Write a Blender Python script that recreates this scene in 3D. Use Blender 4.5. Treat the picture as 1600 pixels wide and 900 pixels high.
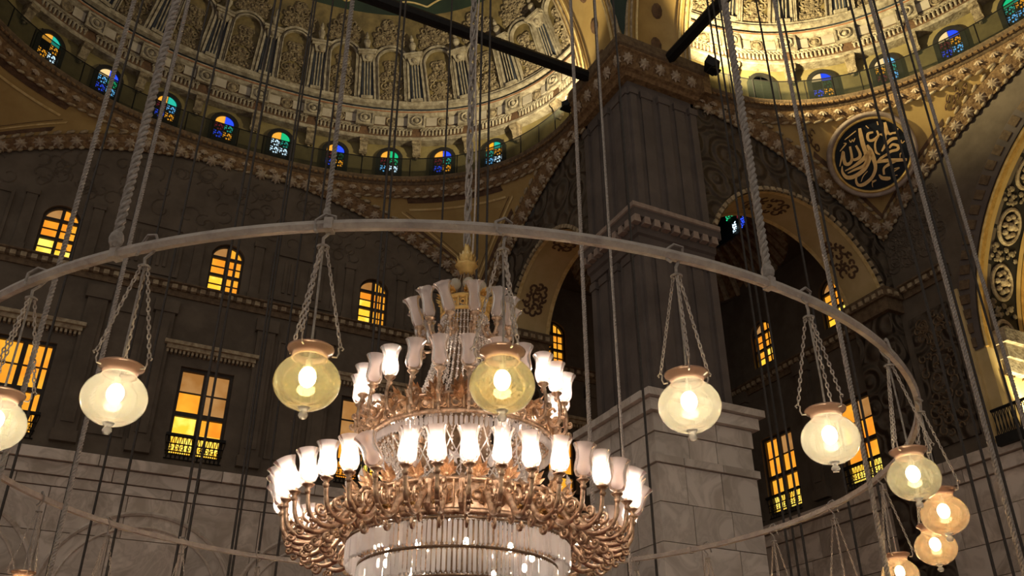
import bpy, bmesh, math, random
from math import sin, cos, pi, radians, sqrt, atan2, hypot
from mathutils import Vector, Matrix

for o in list(bpy.data.objects):
    bpy.data.objects.remove(o, do_unlink=True)
SC = bpy.context.scene
COL = SC.collection
RND = random.Random(11)

# ------------------------------------------------------------------ camera
yaw, pit = radians(26.645), radians(29.457)
fwd = Vector((sin(yaw)*cos(pit), cos(yaw)*cos(pit), sin(pit)))
rgt = Vector((cos(yaw), -sin(yaw), 0))
upv = rgt.cross(fwd)
cam_d = bpy.data.cameras.new('camera')
cam_d.sensor_width = 36.0
cam_d.lens = 1425.96/1600*36
cam_d.clip_start = 0.05
cam_d.clip_end = 300
cam = bpy.data.objects.new('camera', cam_d)
COL.objects.link(cam)
mw = Matrix((rgt, upv, -fwd)).transposed().to_4x4()
mw.translation = Vector((-3.351, -8.327, 1.7))
cam.matrix_world = mw
SC.camera = cam
# ------------------------------------------------------------------ world, exposure
w = bpy.data.worlds.new('hall_air')
SC.world = w
w.use_nodes = True
bg = w.node_tree.nodes['Background']
bg.inputs[0].default_value = (1.0, 0.91, 0.80, 1)
bg.inputs[1].default_value = 0.19
SC.view_settings.view_transform = 'Standard'
SC.view_settings.look = 'None'
SC.view_settings.gamma = 1.0
SC.view_settings.use_curve_mapping = False
SC.view_settings.exposure = 1.0
LAMP_W = 60.0        # globe lamp bulbs
CHAND_W = 16.0       # chandelier bulbs
OUTER_W = 200.0      # lamps added at cable ends, out of view, to brighten the lower walls
FLOOD_A, FLOOD_B, FLOOD_APSE = 1100.0, 2700.0, 450.0

# ------------------------------------------------------------------ materials
def nodes_of(name):
    m = bpy.data.materials.new(name)
    m.use_nodes = True
    nt = m.node_tree
    return m, nt, nt.nodes['Principled BSDF']

def pos_vec(nt, scale=(1, 1, 1)):
    g = nt.nodes.new('ShaderNodeNewGeometry')
    mp = nt.nodes.new('ShaderNodeMapping')
    mp.inputs['Scale'].default_value = scale
    nt.links.new(g.outputs['Position'], mp.inputs['Vector'])
    return mp.outputs['Vector']

def mat(name, c1, c2=None, scale=3.0, rough=0.7, metal=0.0, bump=0.0, bscale=8.0, detail=4.0, lo=0.35, hi=0.65,
        aniso=(1, 1, 1), pattern='noise', rand=0.0, spec=0.3, bdist=0.05):
    m, nt, b = nodes_of(name)
    b.inputs['Roughness'].default_value = rough
    b.inputs['Metallic'].default_value = metal
    b.inputs['Specular IOR Level'].default_value = spec
    c2 = c2 or tuple(x*0.7 for x in c1)
    v = pos_vec(nt, aniso)
    n = nt.nodes.new('ShaderNodeTexNoise')
    n.inputs['Scale'].default_value = scale
    n.inputs['Detail'].default_value = detail
    n.inputs['Roughness'].default_value = 0.6
    nt.links.new(v, n.inputs['Vector'])
    r = nt.nodes.new('ShaderNodeValToRGB')
    r.color_ramp.elements[0].position = lo
    r.color_ramp.elements[1].position = hi
    r.color_ramp.elements[0].color = (*c2, 1)
    r.color_ramp.elements[1].color = (*c1, 1)
    nt.links.new(n.outputs['Fac'], r.inputs['Fac'])
    colr = r.outputs['Color']
    if rand:
        oi = nt.nodes.new('ShaderNodeObjectInfo')
        mr = nt.nodes.new('ShaderNodeMapRange')
        mr.inputs['To Min'].default_value = 1-rand
        mr.inputs['To Max'].default_value = 1+rand
        nt.links.new(oi.outputs['Random'], mr.inputs['Value'])
        mx = nt.nodes.new('ShaderNodeMix')
        mx.data_type = 'RGBA'; mx.blend_type = 'MULTIPLY'
        mx.inputs['Factor'].default_value = 1
        nt.links.new(colr, mx.inputs['A']); nt.links.new(mr.outputs['Result'], mx.inputs['B'])
        colr = mx.outputs['Result']
    nt.links.new(colr, b.inputs['Base Color'])
    if bump:
        bn = nt.nodes.new('ShaderNodeBump')
        bn.inputs['Strength'].default_value = bump
        bn.inputs['Distance'].default_value = bdist
        if pattern == 'scroll':      # carved arabesque: distorted rings
            t = nt.nodes.new('ShaderNodeTexVoronoi')
            t.inputs['Scale'].default_value = bscale
            wv = nt.nodes.new('ShaderNodeMath'); wv.operation = 'SINE'
            ml = nt.nodes.new('ShaderNodeMath'); ml.operation = 'MULTIPLY'
            ml.inputs[1].default_value = 16
            nt.links.new(v, t.inputs['Vector'])
            nt.links.new(t.outputs['Distance'], ml.inputs[0])
            nt.links.new(ml.outputs[0], wv.inputs[0])
            nt.links.new(wv.outputs[0], bn.inputs['Height'])
        else:
            t = nt.nodes.new('ShaderNodeTexNoise')
            t.inputs['Scale'].default_value = bscale
            t.inputs['Detail'].default_value = 5
            nt.links.new(v, t.inputs['Vector'])
            nt.links.new(t.outputs['Fac'], bn.inputs['Height'])
        nt.links.new(bn.outputs['Normal'], b.inputs['Normal'])
    return m

def marble(name, c1, c2, rand=0.16):
    m, nt, b = nodes_of(name)
    b.inputs['Roughness'].default_value = 0.45
    b.inputs['Specular IOR Level'].default_value = 0.3
    oi = nt.nodes.new('ShaderNodeObjectInfo')
    g = nt.nodes.new('ShaderNodeNewGeometry')
    off = nt.nodes.new('ShaderNodeVectorMath'); off.operation = 'MULTIPLY_ADD'
    nt.links.new(oi.outputs['Random'], off.inputs[0])
    off.inputs[1].default_value = (37, 19, 53)
    nt.links.new(g.outputs['Position'], off.inputs[2])
    n = nt.nodes.new('ShaderNodeTexNoise'); n.inputs['Scale'].default_value = 0.8
    n.inputs['Detail'].default_value = 6; n.inputs['Distortion'].default_value = 1.6
    nt.links.new(off.outputs[0], n.inputs['Vector'])
    r = nt.nodes.new('ShaderNodeValToRGB')
    e = r.color_ramp.elements
    e[0].position = 0.36; e[0].color = (*c2, 1)
    e[1].position = 0.60; e[1].color = (*c1, 1)
    k = e.new(0.47); k.color = tuple(0.35*a+0.65*b_ for a, b_ in zip(c2, c1))+(1,)
    k = e.new(0.50); k.color = tuple(0.75*a+0.25*b_ for a, b_ in zip(c2, c1))+(1,)
    nt.links.new(n.outputs['Fac'], r.inputs['Fac'])
    mr = nt.nodes.new('ShaderNodeMapRange')
    mr.inputs['To Min'].default_value = 1-rand; mr.inputs['To Max'].default_value = 1+rand
    nt.links.new(oi.outputs['Random'], mr.inputs['Value'])
    mx = nt.nodes.new('ShaderNodeMix'); mx.data_type = 'RGBA'; mx.blend_type = 'MULTIPLY'
    mx.inputs['Factor'].default_value = 1
    nt.links.new(r.outputs['Color'], mx.inputs['A']); nt.links.new(mr.outputs['Result'], mx.inputs['B'])
    nt.links.new(mx.outputs['Result'], b.inputs['Base Color'])
    return m

def emit(name, col, strength, c2=None, scale=2.0, lo=.4, hi=.6, s2=None):
    m = bpy.data.materials.new(name); m.use_nodes = True
    nt = m.node_tree; nt.nodes.clear()
    out = nt.nodes.new('ShaderNodeOutputMaterial')
    e = nt.nodes.new('ShaderNodeEmission')
    e.inputs['Color'].default_value = (*col, 1)
    e.inputs['Strength'].default_value = strength
    if c2:
        v = pos_vec(nt)
        n = nt.nodes.new('ShaderNodeTexNoise'); n.inputs['Scale'].default_value = scale
        n.inputs['Detail'].default_value = 3
        nt.links.new(v, n.inputs['Vector'])
        r = nt.nodes.new('ShaderNodeValToRGB')
        r.color_ramp.elements[0].position = lo; r.color_ramp.elements[1].position = hi
        r.color_ramp.elements[0].color = (*c2, 1); r.color_ramp.elements[1].color = (*col, 1)
        nt.links.new(n.outputs['Fac'], r.inputs['Fac'])
        nt.links.new(r.outputs['Color'], e.inputs['Color'])
    nt.links.new(e.outputs[0], out.inputs[0])
    return m

def lattice_glass(name, col, strength):
    """stained glass seen through a pierced plaster lattice: small bright cells"""
    m = bpy.data.materials.new(name); m.use_nodes = True
    nt = m.node_tree; nt.nodes.clear()
    out = nt.nodes.new('ShaderNodeOutputMaterial')
    e = nt.nodes.new('ShaderNodeEmission')
    tc = nt.nodes.new('ShaderNodeTexCoord')
    vo = nt.nodes.new('ShaderNodeTexVoronoi'); vo.inputs['Scale'].default_value = 11
    vo.inputs['Randomness'].default_value = 0.75
    nt.links.new(tc.outputs['Object'], vo.inputs['Vector'])
    r = nt.nodes.new('ShaderNodeValToRGB')
    r.color_ramp.elements[0].position = 0.33; r.color_ramp.elements[0].color = (*col, 1)
    r.color_ramp.elements[1].position = 0.47; r.color_ramp.elements[1].color = (.004, .004, .004, 1)
    nt.links.new(vo.outputs['Distance'], r.inputs['Fac'])
    nt.links.new(r.outputs['Color'], e.inputs['Color'])
    e.inputs['Strength'].default_value = strength
    nt.links.new(e.outputs[0], out.inputs[0])
    return m

def glass(name, tint, haze_col, haze=0.12, refl=0.25, rough=0.03):
    """thin blown glass: see-through wall, fresnel sheen, a little milky scatter"""
    m = bpy.data.materials.new(name); m.use_nodes = True
    nt = m.node_tree; nt.nodes.clear()
    out = nt.nodes.new('ShaderNodeOutputMaterial')
    t = nt.nodes.new('ShaderNodeBsdfTransparent'); t.inputs[0].default_value = (*tint, 1)
    g = nt.nodes.new('ShaderNodeBsdfGlossy'); g.inputs['Roughness'].default_value = rough
    g.inputs['Color'].default_value = (1, .97, .92, 1)
    tr = nt.nodes.new('ShaderNodeBsdfTranslucent'); tr.inputs[0].default_value = (*haze_col, 1)
    di = nt.nodes.new('ShaderNodeBsdfDiffuse'); di.inputs[0].default_value = (*haze_col, 1)
    ms = nt.nodes.new('ShaderNodeMixShader'); ms.inputs[0].default_value = 0.4
    nt.links.new(tr.outputs[0], ms.inputs[1]); nt.links.new(di.outputs[0], ms.inputs[2])
    m1 = nt.nodes.new('ShaderNodeMixShader'); m1.inputs[0].default_value = haze
    nt.links.new(t.outputs[0], m1.inputs[1]); nt.links.new(ms.outputs[0], m1.inputs[2])
    f = nt.nodes.new('ShaderNodeFresnel'); f.inputs['IOR'].default_value = 1.45
    mu = nt.nodes.new('ShaderNodeMath'); mu.operation = 'MULTIPLY'; mu.inputs[1].default_value = refl*4
    mu.use_clamp = True
    nt.links.new(f.outputs[0], mu.inputs[0])
    m2 = nt.nodes.new('ShaderNodeMixShader')
    nt.links.new(mu.outputs[0], m2.inputs[0])
    nt.links.new(m1.outputs[0], m2.inputs[1]); nt.links.new(g.outputs[0], m2.inputs[2])
    nt.links.new(m2.outputs[0], out.inputs[0])
    return m

def netting(name, col, cover):
    m = bpy.data.materials.new(name); m.use_nodes = True
    nt = m.node_tree; nt.nodes.clear()
    out = nt.nodes.new('ShaderNodeOutputMaterial')
    t = nt.nodes.new('ShaderNodeBsdfTransparent')
    d = nt.nodes.new('ShaderNodeBsdfDiffuse'); d.inputs[0].default_value = (*col, 1)
    x = nt.nodes.new('ShaderNodeMixShader'); x.inputs[0].default_value = cover
    nt.links.new(t.outputs[0], x.inputs[1]); nt.links.new(d.outputs[0], x.inputs[2])
    nt.links.new(x.outputs[0], out.inputs[0])
    return m

MT = dict(
    plaster=mat('brown_plaster', (.152, .118, .086), (.106, .081, .058), 1.2, .8, bump=.5, bscale=2.0),
    carved=mat('carved_brown_plaster', (.130, .098, .068), (.078, .058, .041), 1.6, .75, bump=1.0, bscale=1.1, pattern='scroll', bdist=.10),
    pier=mat('pier_plaster', (.150, .120, .104), (.105, .084, .074), .9, .75, bump=.3, bscale=5),
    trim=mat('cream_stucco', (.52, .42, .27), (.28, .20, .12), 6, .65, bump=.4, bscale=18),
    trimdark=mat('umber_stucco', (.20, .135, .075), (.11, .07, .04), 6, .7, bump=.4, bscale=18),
    rosette=mat('rosette_cream', (.50, .40, .29), (.32, .23, .15), 8, .6),
    band=mat('rust_gold_band', (.30, .185, .085), (.15, .08, .035), 7, .65, bump=.8, bscale=14),
    ochre=mat('ochre_paint', (.50, .34, .13), (.43, .28, .10), 1.5, .6),
    ochre2=mat('pale_ochre_paint', (.64, .48, .24), (.54, .39, .17), 1.2, .6),
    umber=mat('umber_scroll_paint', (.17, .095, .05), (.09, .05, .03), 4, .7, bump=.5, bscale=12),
    gold=mat('gilt', (.80, .55, .20), (.55, .34, .10), 5, .4, .6),
    goldline=mat('gilt_line', (.90, .72, .36), (.70, .50, .20), 5, .45, .2),
    domegreen=mat('dark_green_dome', (.030, .050, .030), (.016, .028, .020), .5, .6),
    domeochre=mat('dome_panel_ochre', (.23, .17, .07), (.12, .09, .04), 2.5, .6, bump=.4, bscale=6),
    stucco=mat('semi_dome_stucco', (.46, .40, .30), (.21, .17, .12), 4.5, .65, bump=.5, bscale=12),
    stucco2=mat('semi_dome_relief', (.34, .27, .17), (.13, .095, .06), 6, .65, bump=.7, bscale=14),
    tan=mat('tan_frieze', (.50, .44, .36), (.40, .34, .27), 3, .7),
    red=mat('red_line_paint', (.38, .16, .08), (.28, .11, .05), 5, .6),
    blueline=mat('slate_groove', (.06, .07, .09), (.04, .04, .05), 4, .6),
    drum=mat('drum_wall', (.24, .19, .08), (.17, .13, .055), 2, .7),
    shadowed=mat('shaded_black', (.02, .018, .016), (.012, .011, .01), 3, .6),  # near-black with shade put into it; dark frames and balcony share it
    iron=mat('black_iron', (.016, .014, .013), (.010, .009, .008), 8, .55, .3),
    wood=mat('dark_window_wood', (.055, .040, .028), (.035, .025, .018), 8, .6),
    marble=marble('warm_marble', (.74, .63, .53), (.46, .37, .29)),
    marble2=marble('pier_marble', (.74, .66, .58), (.52, .45, .38), .12),
    floor=mat('red_carpet', (.20, .05, .04), (.15, .035, .03), 3, .9),
    ring=mat('ring_paint', (.46, .40, .34), (.34, .29, .25), 9, .6, .1, bump=.3, bscale=30),
    rope=mat('grey_rope', (.36, .32, .28), (.24, .21, .18), 30, .85),
    cable=mat('dark_cable', (.055, .045, .038), (.035, .03, .025), 20, .7),
    chain=mat('pale_chain', (.52, .45, .38), (.36, .30, .25), 20, .5, .4),
    brass=mat('chandelier_brass', (.72, .52, .36), (.30, .19, .115), 16, .34, .8, bump=.35, bscale=60, bdist=.01),
    brassleaf=mat('chandelier_gilt_leaf', (.82, .58, .36), (.52, .32, .18), 20, .36, .6),
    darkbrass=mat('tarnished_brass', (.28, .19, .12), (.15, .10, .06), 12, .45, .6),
    navy=mat('navy_roundel', (.010, .014, .022), (.006, .009, .014), 4, .6),
    letter=mat('gilt_letter', (.95, .63, .30), (.85, .54, .22), 10, .5, .1),
    greymould=mat('grey_pink_moulding', (.40, .31, .25), (.30, .22, .18), 6, .6),
    black=mat('black_housing', (.012, .012, .012), (.008, .008, .008), 8, .5),
)
MT['net'] = netting('dark_green_net', (.022, .025, .020), .66)
MT['amber'] = emit('amber_pane', (1.0, .46, .035), .52, (1.0, .30, .02), 1.3, .35, .65)
MT['amberhot'] = emit('bright_yellow_pane', (1.0, .74, .12), .75, (1.0, .48, .03), 2.2, .42, .62)
MT['amberdim'] = emit('dim_amber_pane', (.80, .40, .13), .30, (.62, .26, .06), 1.5, .35, .65)
SG = {}
for k_, c_, s_ in (('amber', (1, .45, .05), 1.0), ('cream', (1, .72, .32), 1.0), ('green', (.02, .75, .28), .75), ('teal', (.03, .62, .45), .85),
                   ('blue', (.03, .09, 1), 1.0), ('cyan', (.15, .55, 1), 1.3), ('white', (.62, .86, 1), 2.2), ('red', (.45, .03, .06), .45),
                   ('orange', (1, .40, .02), 1.3), ('dgreen', (.03, .28, .12), .35), ('dark', (.02, .02, .02), .1)):
    SG[k_] = (emit('clear_glass_'+k_, c_, s_*.5), lattice_glass('lattice_glass_'+k_, c_, s_*.8))
MT['crystal'] = glass('crystal', (.95, .94, .95), (1, .98, .98), .40, .38, .05)
MT['shade'] = glass('frosted_shade', (.80, .74, .72), (.97, .88, .84), .42, .16, .12)
MT['ball'] = glass('glass_ball', (.80, .76, .66), (1, .93, .78), .60, .35, .04)
for k_, t_, h_, a_ in (('clear', (.95, .92, .84), (1, .95, .80), .19), ('amber', (.93, .84, .55), (1, .88, .50), .10),
                       ('pale', (.90, .86, .66), (.98, .90, .66), .10), ('peach', (.90, .70, .48), (1, .70, .42), .13)):
    MT['globe_'+k_] = glass('globe_glass_'+k_, t_, h_, a_, .22, .02)
MT['collar'] = glass('collar_glass', (.55, .42, .36), (.50, .34, .27), .80, .2, .1)
MT['bulb'] = emit('bulb_glow', (1, .86, .58), 26)
MT['flame'] = emit('candle_bulb_glow', (1, .80, .58), 16)

# ------------------------------------------------------------------ mesh builder
def frame(p, x, y, z):
    m = Matrix((Vector(x).normalized(), Vector(y).normalized(), Vector(z).normalized())).transposed().to_4x4()
    m.translation = Vector(p)
    return m

class MB:
    def __init__(s):
        s.v = []; s.f = []
    def add(s, vs, fs, M=None):
        o = len(s.v)
        s.v += [tuple(M @ Vector(p)) if M is not None else tuple(p) for p in vs]
        s.f += [tuple(i+o for i in f) for f in fs]
        return s
    def box(s, c, d, M=None):
        x, y, z = c; a, b, h = d[0]/2, d[1]/2, d[2]/2
        return s.add([(x-a, y-b, z-h), (x+a, y-b, z-h), (x+a, y+b, z-h), (x-a, y+b, z-h),
                      (x-a, y-b, z+h), (x+a, y-b, z+h), (x+a, y+b, z+h), (x-a, y+b, z+h)],
                     [(0, 3, 2, 1), (4, 5, 6, 7), (0, 1, 5, 4), (1, 2, 6, 5), (2, 3, 7, 6), (3, 0, 4, 7)], M)
    def bbox(s, x0, x1, y0, y1, z0, z1, M=None):
        return s.box(((x0+x1)/2, (y0+y1)/2, (z0+z1)/2), (abs(x1-x0), abs(y1-y0), abs(z1-z0)), M)
    def lathe(s, prof, n=16, M=None, rim=None):
        vs, fs = [], []
        for i, (r, z) in enumerate(prof):
            for k in range(n):
                a = 2*pi*k/n
                rr = r*(rim(i, a) if rim else 1)
                vs.append((rr*cos(a), rr*sin(a), z))
        for i in range(len(prof)-1):
            for k in range(n):
                k2 = (k+1) % n
                fs.append((i*n+k, i*n+k2, (i+1)*n+k2, (i+1)*n+k))
        return s.add(vs, fs, M)
    def tube(s, path, r, n=6, M=None, closed=False):
        P = [Vector(p) for p in path]; N = len(P)
        rr = r if isinstance(r, (list, tuple)) else [r]*N
        vs, fs = [], []
        up = None
        for i in range(N):
            if closed:
                t = (P[(i+1) % N]-P[i-1]).normalized()
            else:
                t = (P[min(i+1, N-1)]-P[max(i-1, 0)]).normalized()
            if up is None:
                a = Vector((0, 0, 1)) if abs(t.z) < .9 else Vector((1, 0, 0))
                up = (a-t*a.dot(t)).normalized()
            else:
                up = (up-t*up.dot(t))
                up = up.normalized() if up.length > 1e-6 else Vector((1, 0, 0))
            b = t.cross(up)
            for k in range(n):
                a = 2*pi*k/n
                vs.append(P[i]+(up*cos(a)+b*sin(a))*rr[i])
        m = N if closed else N-1
        for i in range(m):
            j = (i+1) % N
            for k in range(n):
                k2 = (k+1) % n
                fs.append((i*n+k, i*n+k2, j*n+k2, j*n+k))
        if not closed:
            fs.append(tuple(range(n-1, -1, -1)))
            fs.append(tuple((N-1)*n+k for k in range(n)))
        return s.add(vs, fs, M)
    def sphere(s, c, r, n=10, m=6, sc=(1, 1, 1), M=None):
        vs = [(c[0], c[1], c[2]-r*sc[2])]; fs = []
        for i in range(1, m):
            a = -pi/2+pi*i/m
            for k in range(n):
                t = 2*pi*k/n
                vs.append((c[0]+r*sc[0]*cos(a)*cos(t), c[1]+r*sc[1]*cos(a)*sin(t), c[2]+r*sc[2]*sin(a)))
        vs.append((c[0], c[1], c[2]+r*sc[2])); L = len(vs)-1
        for k in range(n):
            k2 = (k+1) % n
            fs.append((0, 1+k2, 1+k)); fs.append((L, 1+(m-2)*n+k, 1+(m-2)*n+k2))
            for i in range(m-2):
                fs.append((1+i*n+k, 1+i*n+k2, 1+(i+1)*n+k2, 1+(i+1)*n+k))
        return s.add(vs, fs, M)
    def ring(s, R, r, N=24, n=6, M=None, a0=0, a1=2*pi):
        full = abs(a1-a0-2*pi) < 1e-6
        k = N if full else N+1
        return s.tube([(R*cos(a0+(a1-a0)*i/N), R*sin(a0+(a1-a0)*i/N), 0) for i in range(k)], r, n, M, full)
    def prism(s, poly, h, M=None):
        n = len(poly)
        vs = [(x, y, 0) for x, y in poly]+[(x, y, h) for x, y in poly]
        return s.add(vs, [tuple(range(n-1, -1, -1)), tuple(range(n, 2*n))]+[(i, (i+1) % n, n+(i+1) % n, n+i) for i in range(n)], M)
    def grid(s, rows, M=None, closed=False):
        n = len(rows[0]); vs = [p for r in rows for p in r]; fs = []
        for i in range(len(rows)-1):
            for k in range(n if closed else n-1):
                k2 = (k+1) % n
                fs.append((i*n+k, i*n+k2, (i+1)*n+k2, (i+1)*n+k))
        return s.add(vs, fs, M)
    def mesh(s, name, m, smooth=False):
        me = bpy.data.meshes.new(name)
        me.from_pydata([tuple(p) for p in s.v], [], s.f)
        bm = bmesh.new(); bm.from_mesh(me)
        bmesh.ops.recalc_face_normals(bm, faces=bm.faces)
        bm.to_mesh(me); bm.free()
        me.materials.append(m if not isinstance(m, str) else MT[m])
        if smooth:
            for p in me.polygons: p.use_smooth = True
        me.update()
        return me

def link(name, data, parent=None, M=None):
    o = bpy.data.objects.new(name, data)
    COL.objects.link(o)
    if parent is not None: o.parent = parent
    if M is not None: o.matrix_local = M
    return o
def put(name, mb, m, parent=None, M=None, smooth=False):
    return link(name, mb.mesh(name, m, smooth), parent, M)
def tag(o, label, cat=None, group=None, kind=None):
    o['label'] = label
    if cat: o['category'] = cat
    if group: o['group'] = group
    if kind: o['kind'] = kind
    return o
def stuff(o):
    o['kind'] = 'stuff'; return o
def thing(name, label, cat, loc=(0, 0, 0), rotz=0, group=None):
    o = bpy.data.objects.new(name, None); COL.objects.link(o)
    o.empty_display_size = .1
    o.location = loc; o.rotation_euler = (0, 0, rotz)
    return tag(o, label, cat, group)
def struct(name, mb, m, label, smooth=False):
    return tag(put(name, mb, m, smooth=smooth), label, 'structure' if False else None, None, 'structure')
def copy_tree(o, parent=None):
    c = o.copy(); COL.objects.link(c)
    if parent is not None: c.parent = parent
    for ch in list(o.children): copy_tree(ch, c)
    return c
def smoothed(me):
    for p in me.polygons: p.use_smooth = True
    return me

def plate(outer, holes, depth, M, name, m):
    """polygon with holes, extruded to depth along local +z, mapped by M"""
    cu = bpy.data.curves.new(name, 'CURVE')
    cu.dimensions = '2D'; cu.fill_mode = 'BOTH'; cu.extrude = depth/2
    for poly in [outer]+holes:
        sp = cu.splines.new('POLY'); sp.points.add(len(poly)-1)
        for p, q in zip(sp.points, poly): p.co = (q[0], q[1], 0, 1)
        sp.use_cyclic_u = True
    ob = bpy.data.objects.new(name, cu); COL.objects.link(ob)
    dg = bpy.context.evaluated_depsgraph_get(); dg.update()
    me = bpy.data.meshes.new_from_object(ob.evaluated_get(dg))
    bpy.data.objects.remove(ob, do_unlink=True); bpy.data.curves.remove(cu)
    me.transform(M @ Matrix.Translation((0, 0, depth/2)))
    me.materials.clear(); me.materials.append(MT[m])
    me.name = name
    return me

def arch_poly(c, hw, z0, zs, r=None, n=14):
    """window / door outline: jambs from z0 to zs, then an arc of half-width hw"""
    r = r or hw
    zc = zs-sqrt(max(r*r-hw*hw, 0))
    a = math.asin(min(1, hw/r))
    top = [(c+r*sin(t), zc+r*cos(t)) for t in [a-2*a*i/n for i in range(n+1)]]
    return [(c-hw, z0), (c+hw, z0)]+top

# ------------------------------------------------------------------ plan of the hall (metres; dome centre at the origin)
A0, T0, W = 10.0, 2.6, 20.38            # pier inner face, pier depth, outer wall face
D0 = W-A0-T0
PB = A0+T0
def bayA(u, v, z): return Vector((u, v, z))
def bayB(u, v, z): return Vector((v, u, z))
BAYS = {'A': bayA, 'B': bayB}
NEXP = 2.3
def ringline(A, B, N=300):
    P = []
    for i in range(N+1):
        t = pi*i/N; c, s = cos(t), sin(t)
        P.append((A*math.copysign(abs(c)**(2/NEXP), c), PB+B*abs(s)**(2/NEXP)))
    L = [0]
    for i in range(N): L.append(L[-1]+hypot(P[i+1][0]-P[i][0], P[i+1][1]-P[i][1]))
    return P, L
_RL = ringline(10.7, 8.48)
RTOT = _RL[1][-1]
def ring_at(s):
    """point of the base oval at arc length s, as (u, v) scaled to unit half-axes 10.7 x 8.48"""
    P, L = _RL
    s = max(0, min(RTOT-1e-6, s))
    lo, hi = 0, len(L)-1
    while hi-lo > 1:
        m = (lo+hi)//2
        if L[m] <= s: lo = m
        else: hi = m
    t = (s-L[lo])/(L[hi]-L[lo])
    return (P[lo][0]+(P[hi][0]-P[lo][0])*t, P[lo][1]+(P[hi][1]-P[lo][1])*t)
def oval(s, off):
    """base oval moved inwards by off"""
    u, v = ring_at(s)
    return (u*(10.7-off)/10.7, PB+(v-PB)*(8.48-off)/8.48)
def oval_frame(fn, s, off, z, tilt=0.0):
    """frame on the oval: X along it, Y up, Z to the inside"""
    a, b = oval(s-.05, off), oval(s+.05, off); c = oval(s, off)
    p = fn(c[0], c[1], z)
    x = (fn(b[0], b[1], z)-fn(a[0], a[1], z)).normalized()
    cen = fn(0, PB, z)
    n = Vector((0, 0, 1)).cross(x)
    if n.dot(cen-p) < 0: n = -n
    y = Vector((0, 0, 1))
    if tilt:
        y = (Vector((0, 0, 1))*cos(tilt)+n*sin(tilt)).normalized()
        n2 = (n*cos(tilt)-Vector((0, 0, 1))*sin(tilt)).normalized()
    else: n2 = n
    x = y.cross(n2)
    return frame(p, x, y, n2)
def sweep_oval(fn, prof, s0=0, s1=None, N=110):
    s1 = RTOT if s1 is None else s1
    rows = []
    for off, z in prof:
        rows.append([fn(*oval(s0+(s1-s0)*i/N, off), z) for i in range(N+1)])
    return MB().grid(rows)
def sweep_line(path, prof, nrm):
    """profile (out, z) swept along a plan polyline with per-vertex mitre directions"""
    rows = []
    for off, z in prof:
        rows.append([Vector((p[0]+n[0]*off, p[1]+n[1]*off, z)) for p, n in zip(path, nrm)])
    return MB().grid(rows)
HDOME = 9.5; ZD = 24.9
def dome_pt(fn, s, phi, off=0.0):
    u, v = ring_at(s)
    k = cos(phi)
    ku, kv = (10.7*k-off*k)/10.7, (8.48*k-off*k)/8.48
    return fn(u*ku, PB+(v-PB)*kv, ZD+(HDOME-off)*sin(phi))
def dome_frame(fn, s, phi, off=0.0):
    p = dome_pt(fn, s, phi, off)
    x = (dome_pt(fn, s+.05, phi, off)-dome_pt(fn, s-.05, phi, off)).normalized()
    y = (dome_pt(fn, s, phi+.01, off)-dome_pt(fn, s, phi-.01, off)).normalized()
    n = x.cross(y)
    if n.dot(fn(0, PB, ZD)-p) < 0: n = -n
    x = y.cross(n).normalized()
    return frame(p, x, y, n)

# ================================================================== THE SETTING
struct('floor', MB().bbox(-24, 34, -14, 34, -.2, 0), 'floor', 'dark red carpeted floor of the prayer hall')

def WA(u, z, off=0.0): return frame((u, W-off, z), (1, 0, 0), (0, 0, 1), (0, -1, 0))
def WB(u, z, off=0.0): return frame((W-off, u, z), (0, -1, 0), (0, 0, 1), (-1, 0, 0))
UPA = [-5.34, 0.0, 5.34, 12.93]; LOA = [-5.34, 0.0, 5.34, 12.93]
UPB = [16.66, 12.75]; LOB = [16.66, 12.75]
ZU0, ZU1 = 16.85, 18.85; ZL0, ZL1 = 11.0, 13.95
UHW, LHW = .56, .84
MARZ = 10.6
holesA = [arch_poly(u, UHW, ZU0, ZU1-.50, .58) for u in UPA]+[[(u-LHW, ZL0), (u+LHW, ZL0), (u+LHW, ZL1), (u-LHW, ZL1)] for u in LOA]
wall_left = link('wall_left', plate([(-15, MARZ), (W+.6, MARZ), (W+.6, 23.0), (-15, 23.0)], holesA, .6,
                 frame((0, W+.6, 0), (1, 0, 0), (0, 0, 1), (0, -1, 0)), 'wall_left', 'plaster'))
tag(wall_left, 'brown plaster wall with amber windows under the left half dome', kind='structure')
AR, AZ = 7.35, 13.6                       # great niche in the right-hand wall
holesB = [arch_poly(-u, UHW, ZU0, ZU1-.50, .58) for u in UPB]+[[(-u-LHW, ZL0), (-u+LHW, ZL0), (-u+LHW, ZL1), (-u-LHW, ZL1)] for u in LOB]
nb = 40
outB = [(-W, MARZ), (-AR, MARZ), (-AR, AZ)]+[(-AR*cos(pi*i/nb), AZ+AR*sin(pi*i/nb)) for i in range(1, nb)]+[(AR, AZ), (AR, MARZ), (12, MARZ), (12, 23.0), (-W, 23.0)]
wall_right = link('wall_right', plate(outB, holesB, .6, frame((W+.6, 0, 0), (0, -1, 0), (0, 0, 1), (-1, 0, 0)), 'wall_right', 'plaster'))
tag(wall_right, 'brown plaster wall with the gilded niche arch under the right half dome', kind='structure')

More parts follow.
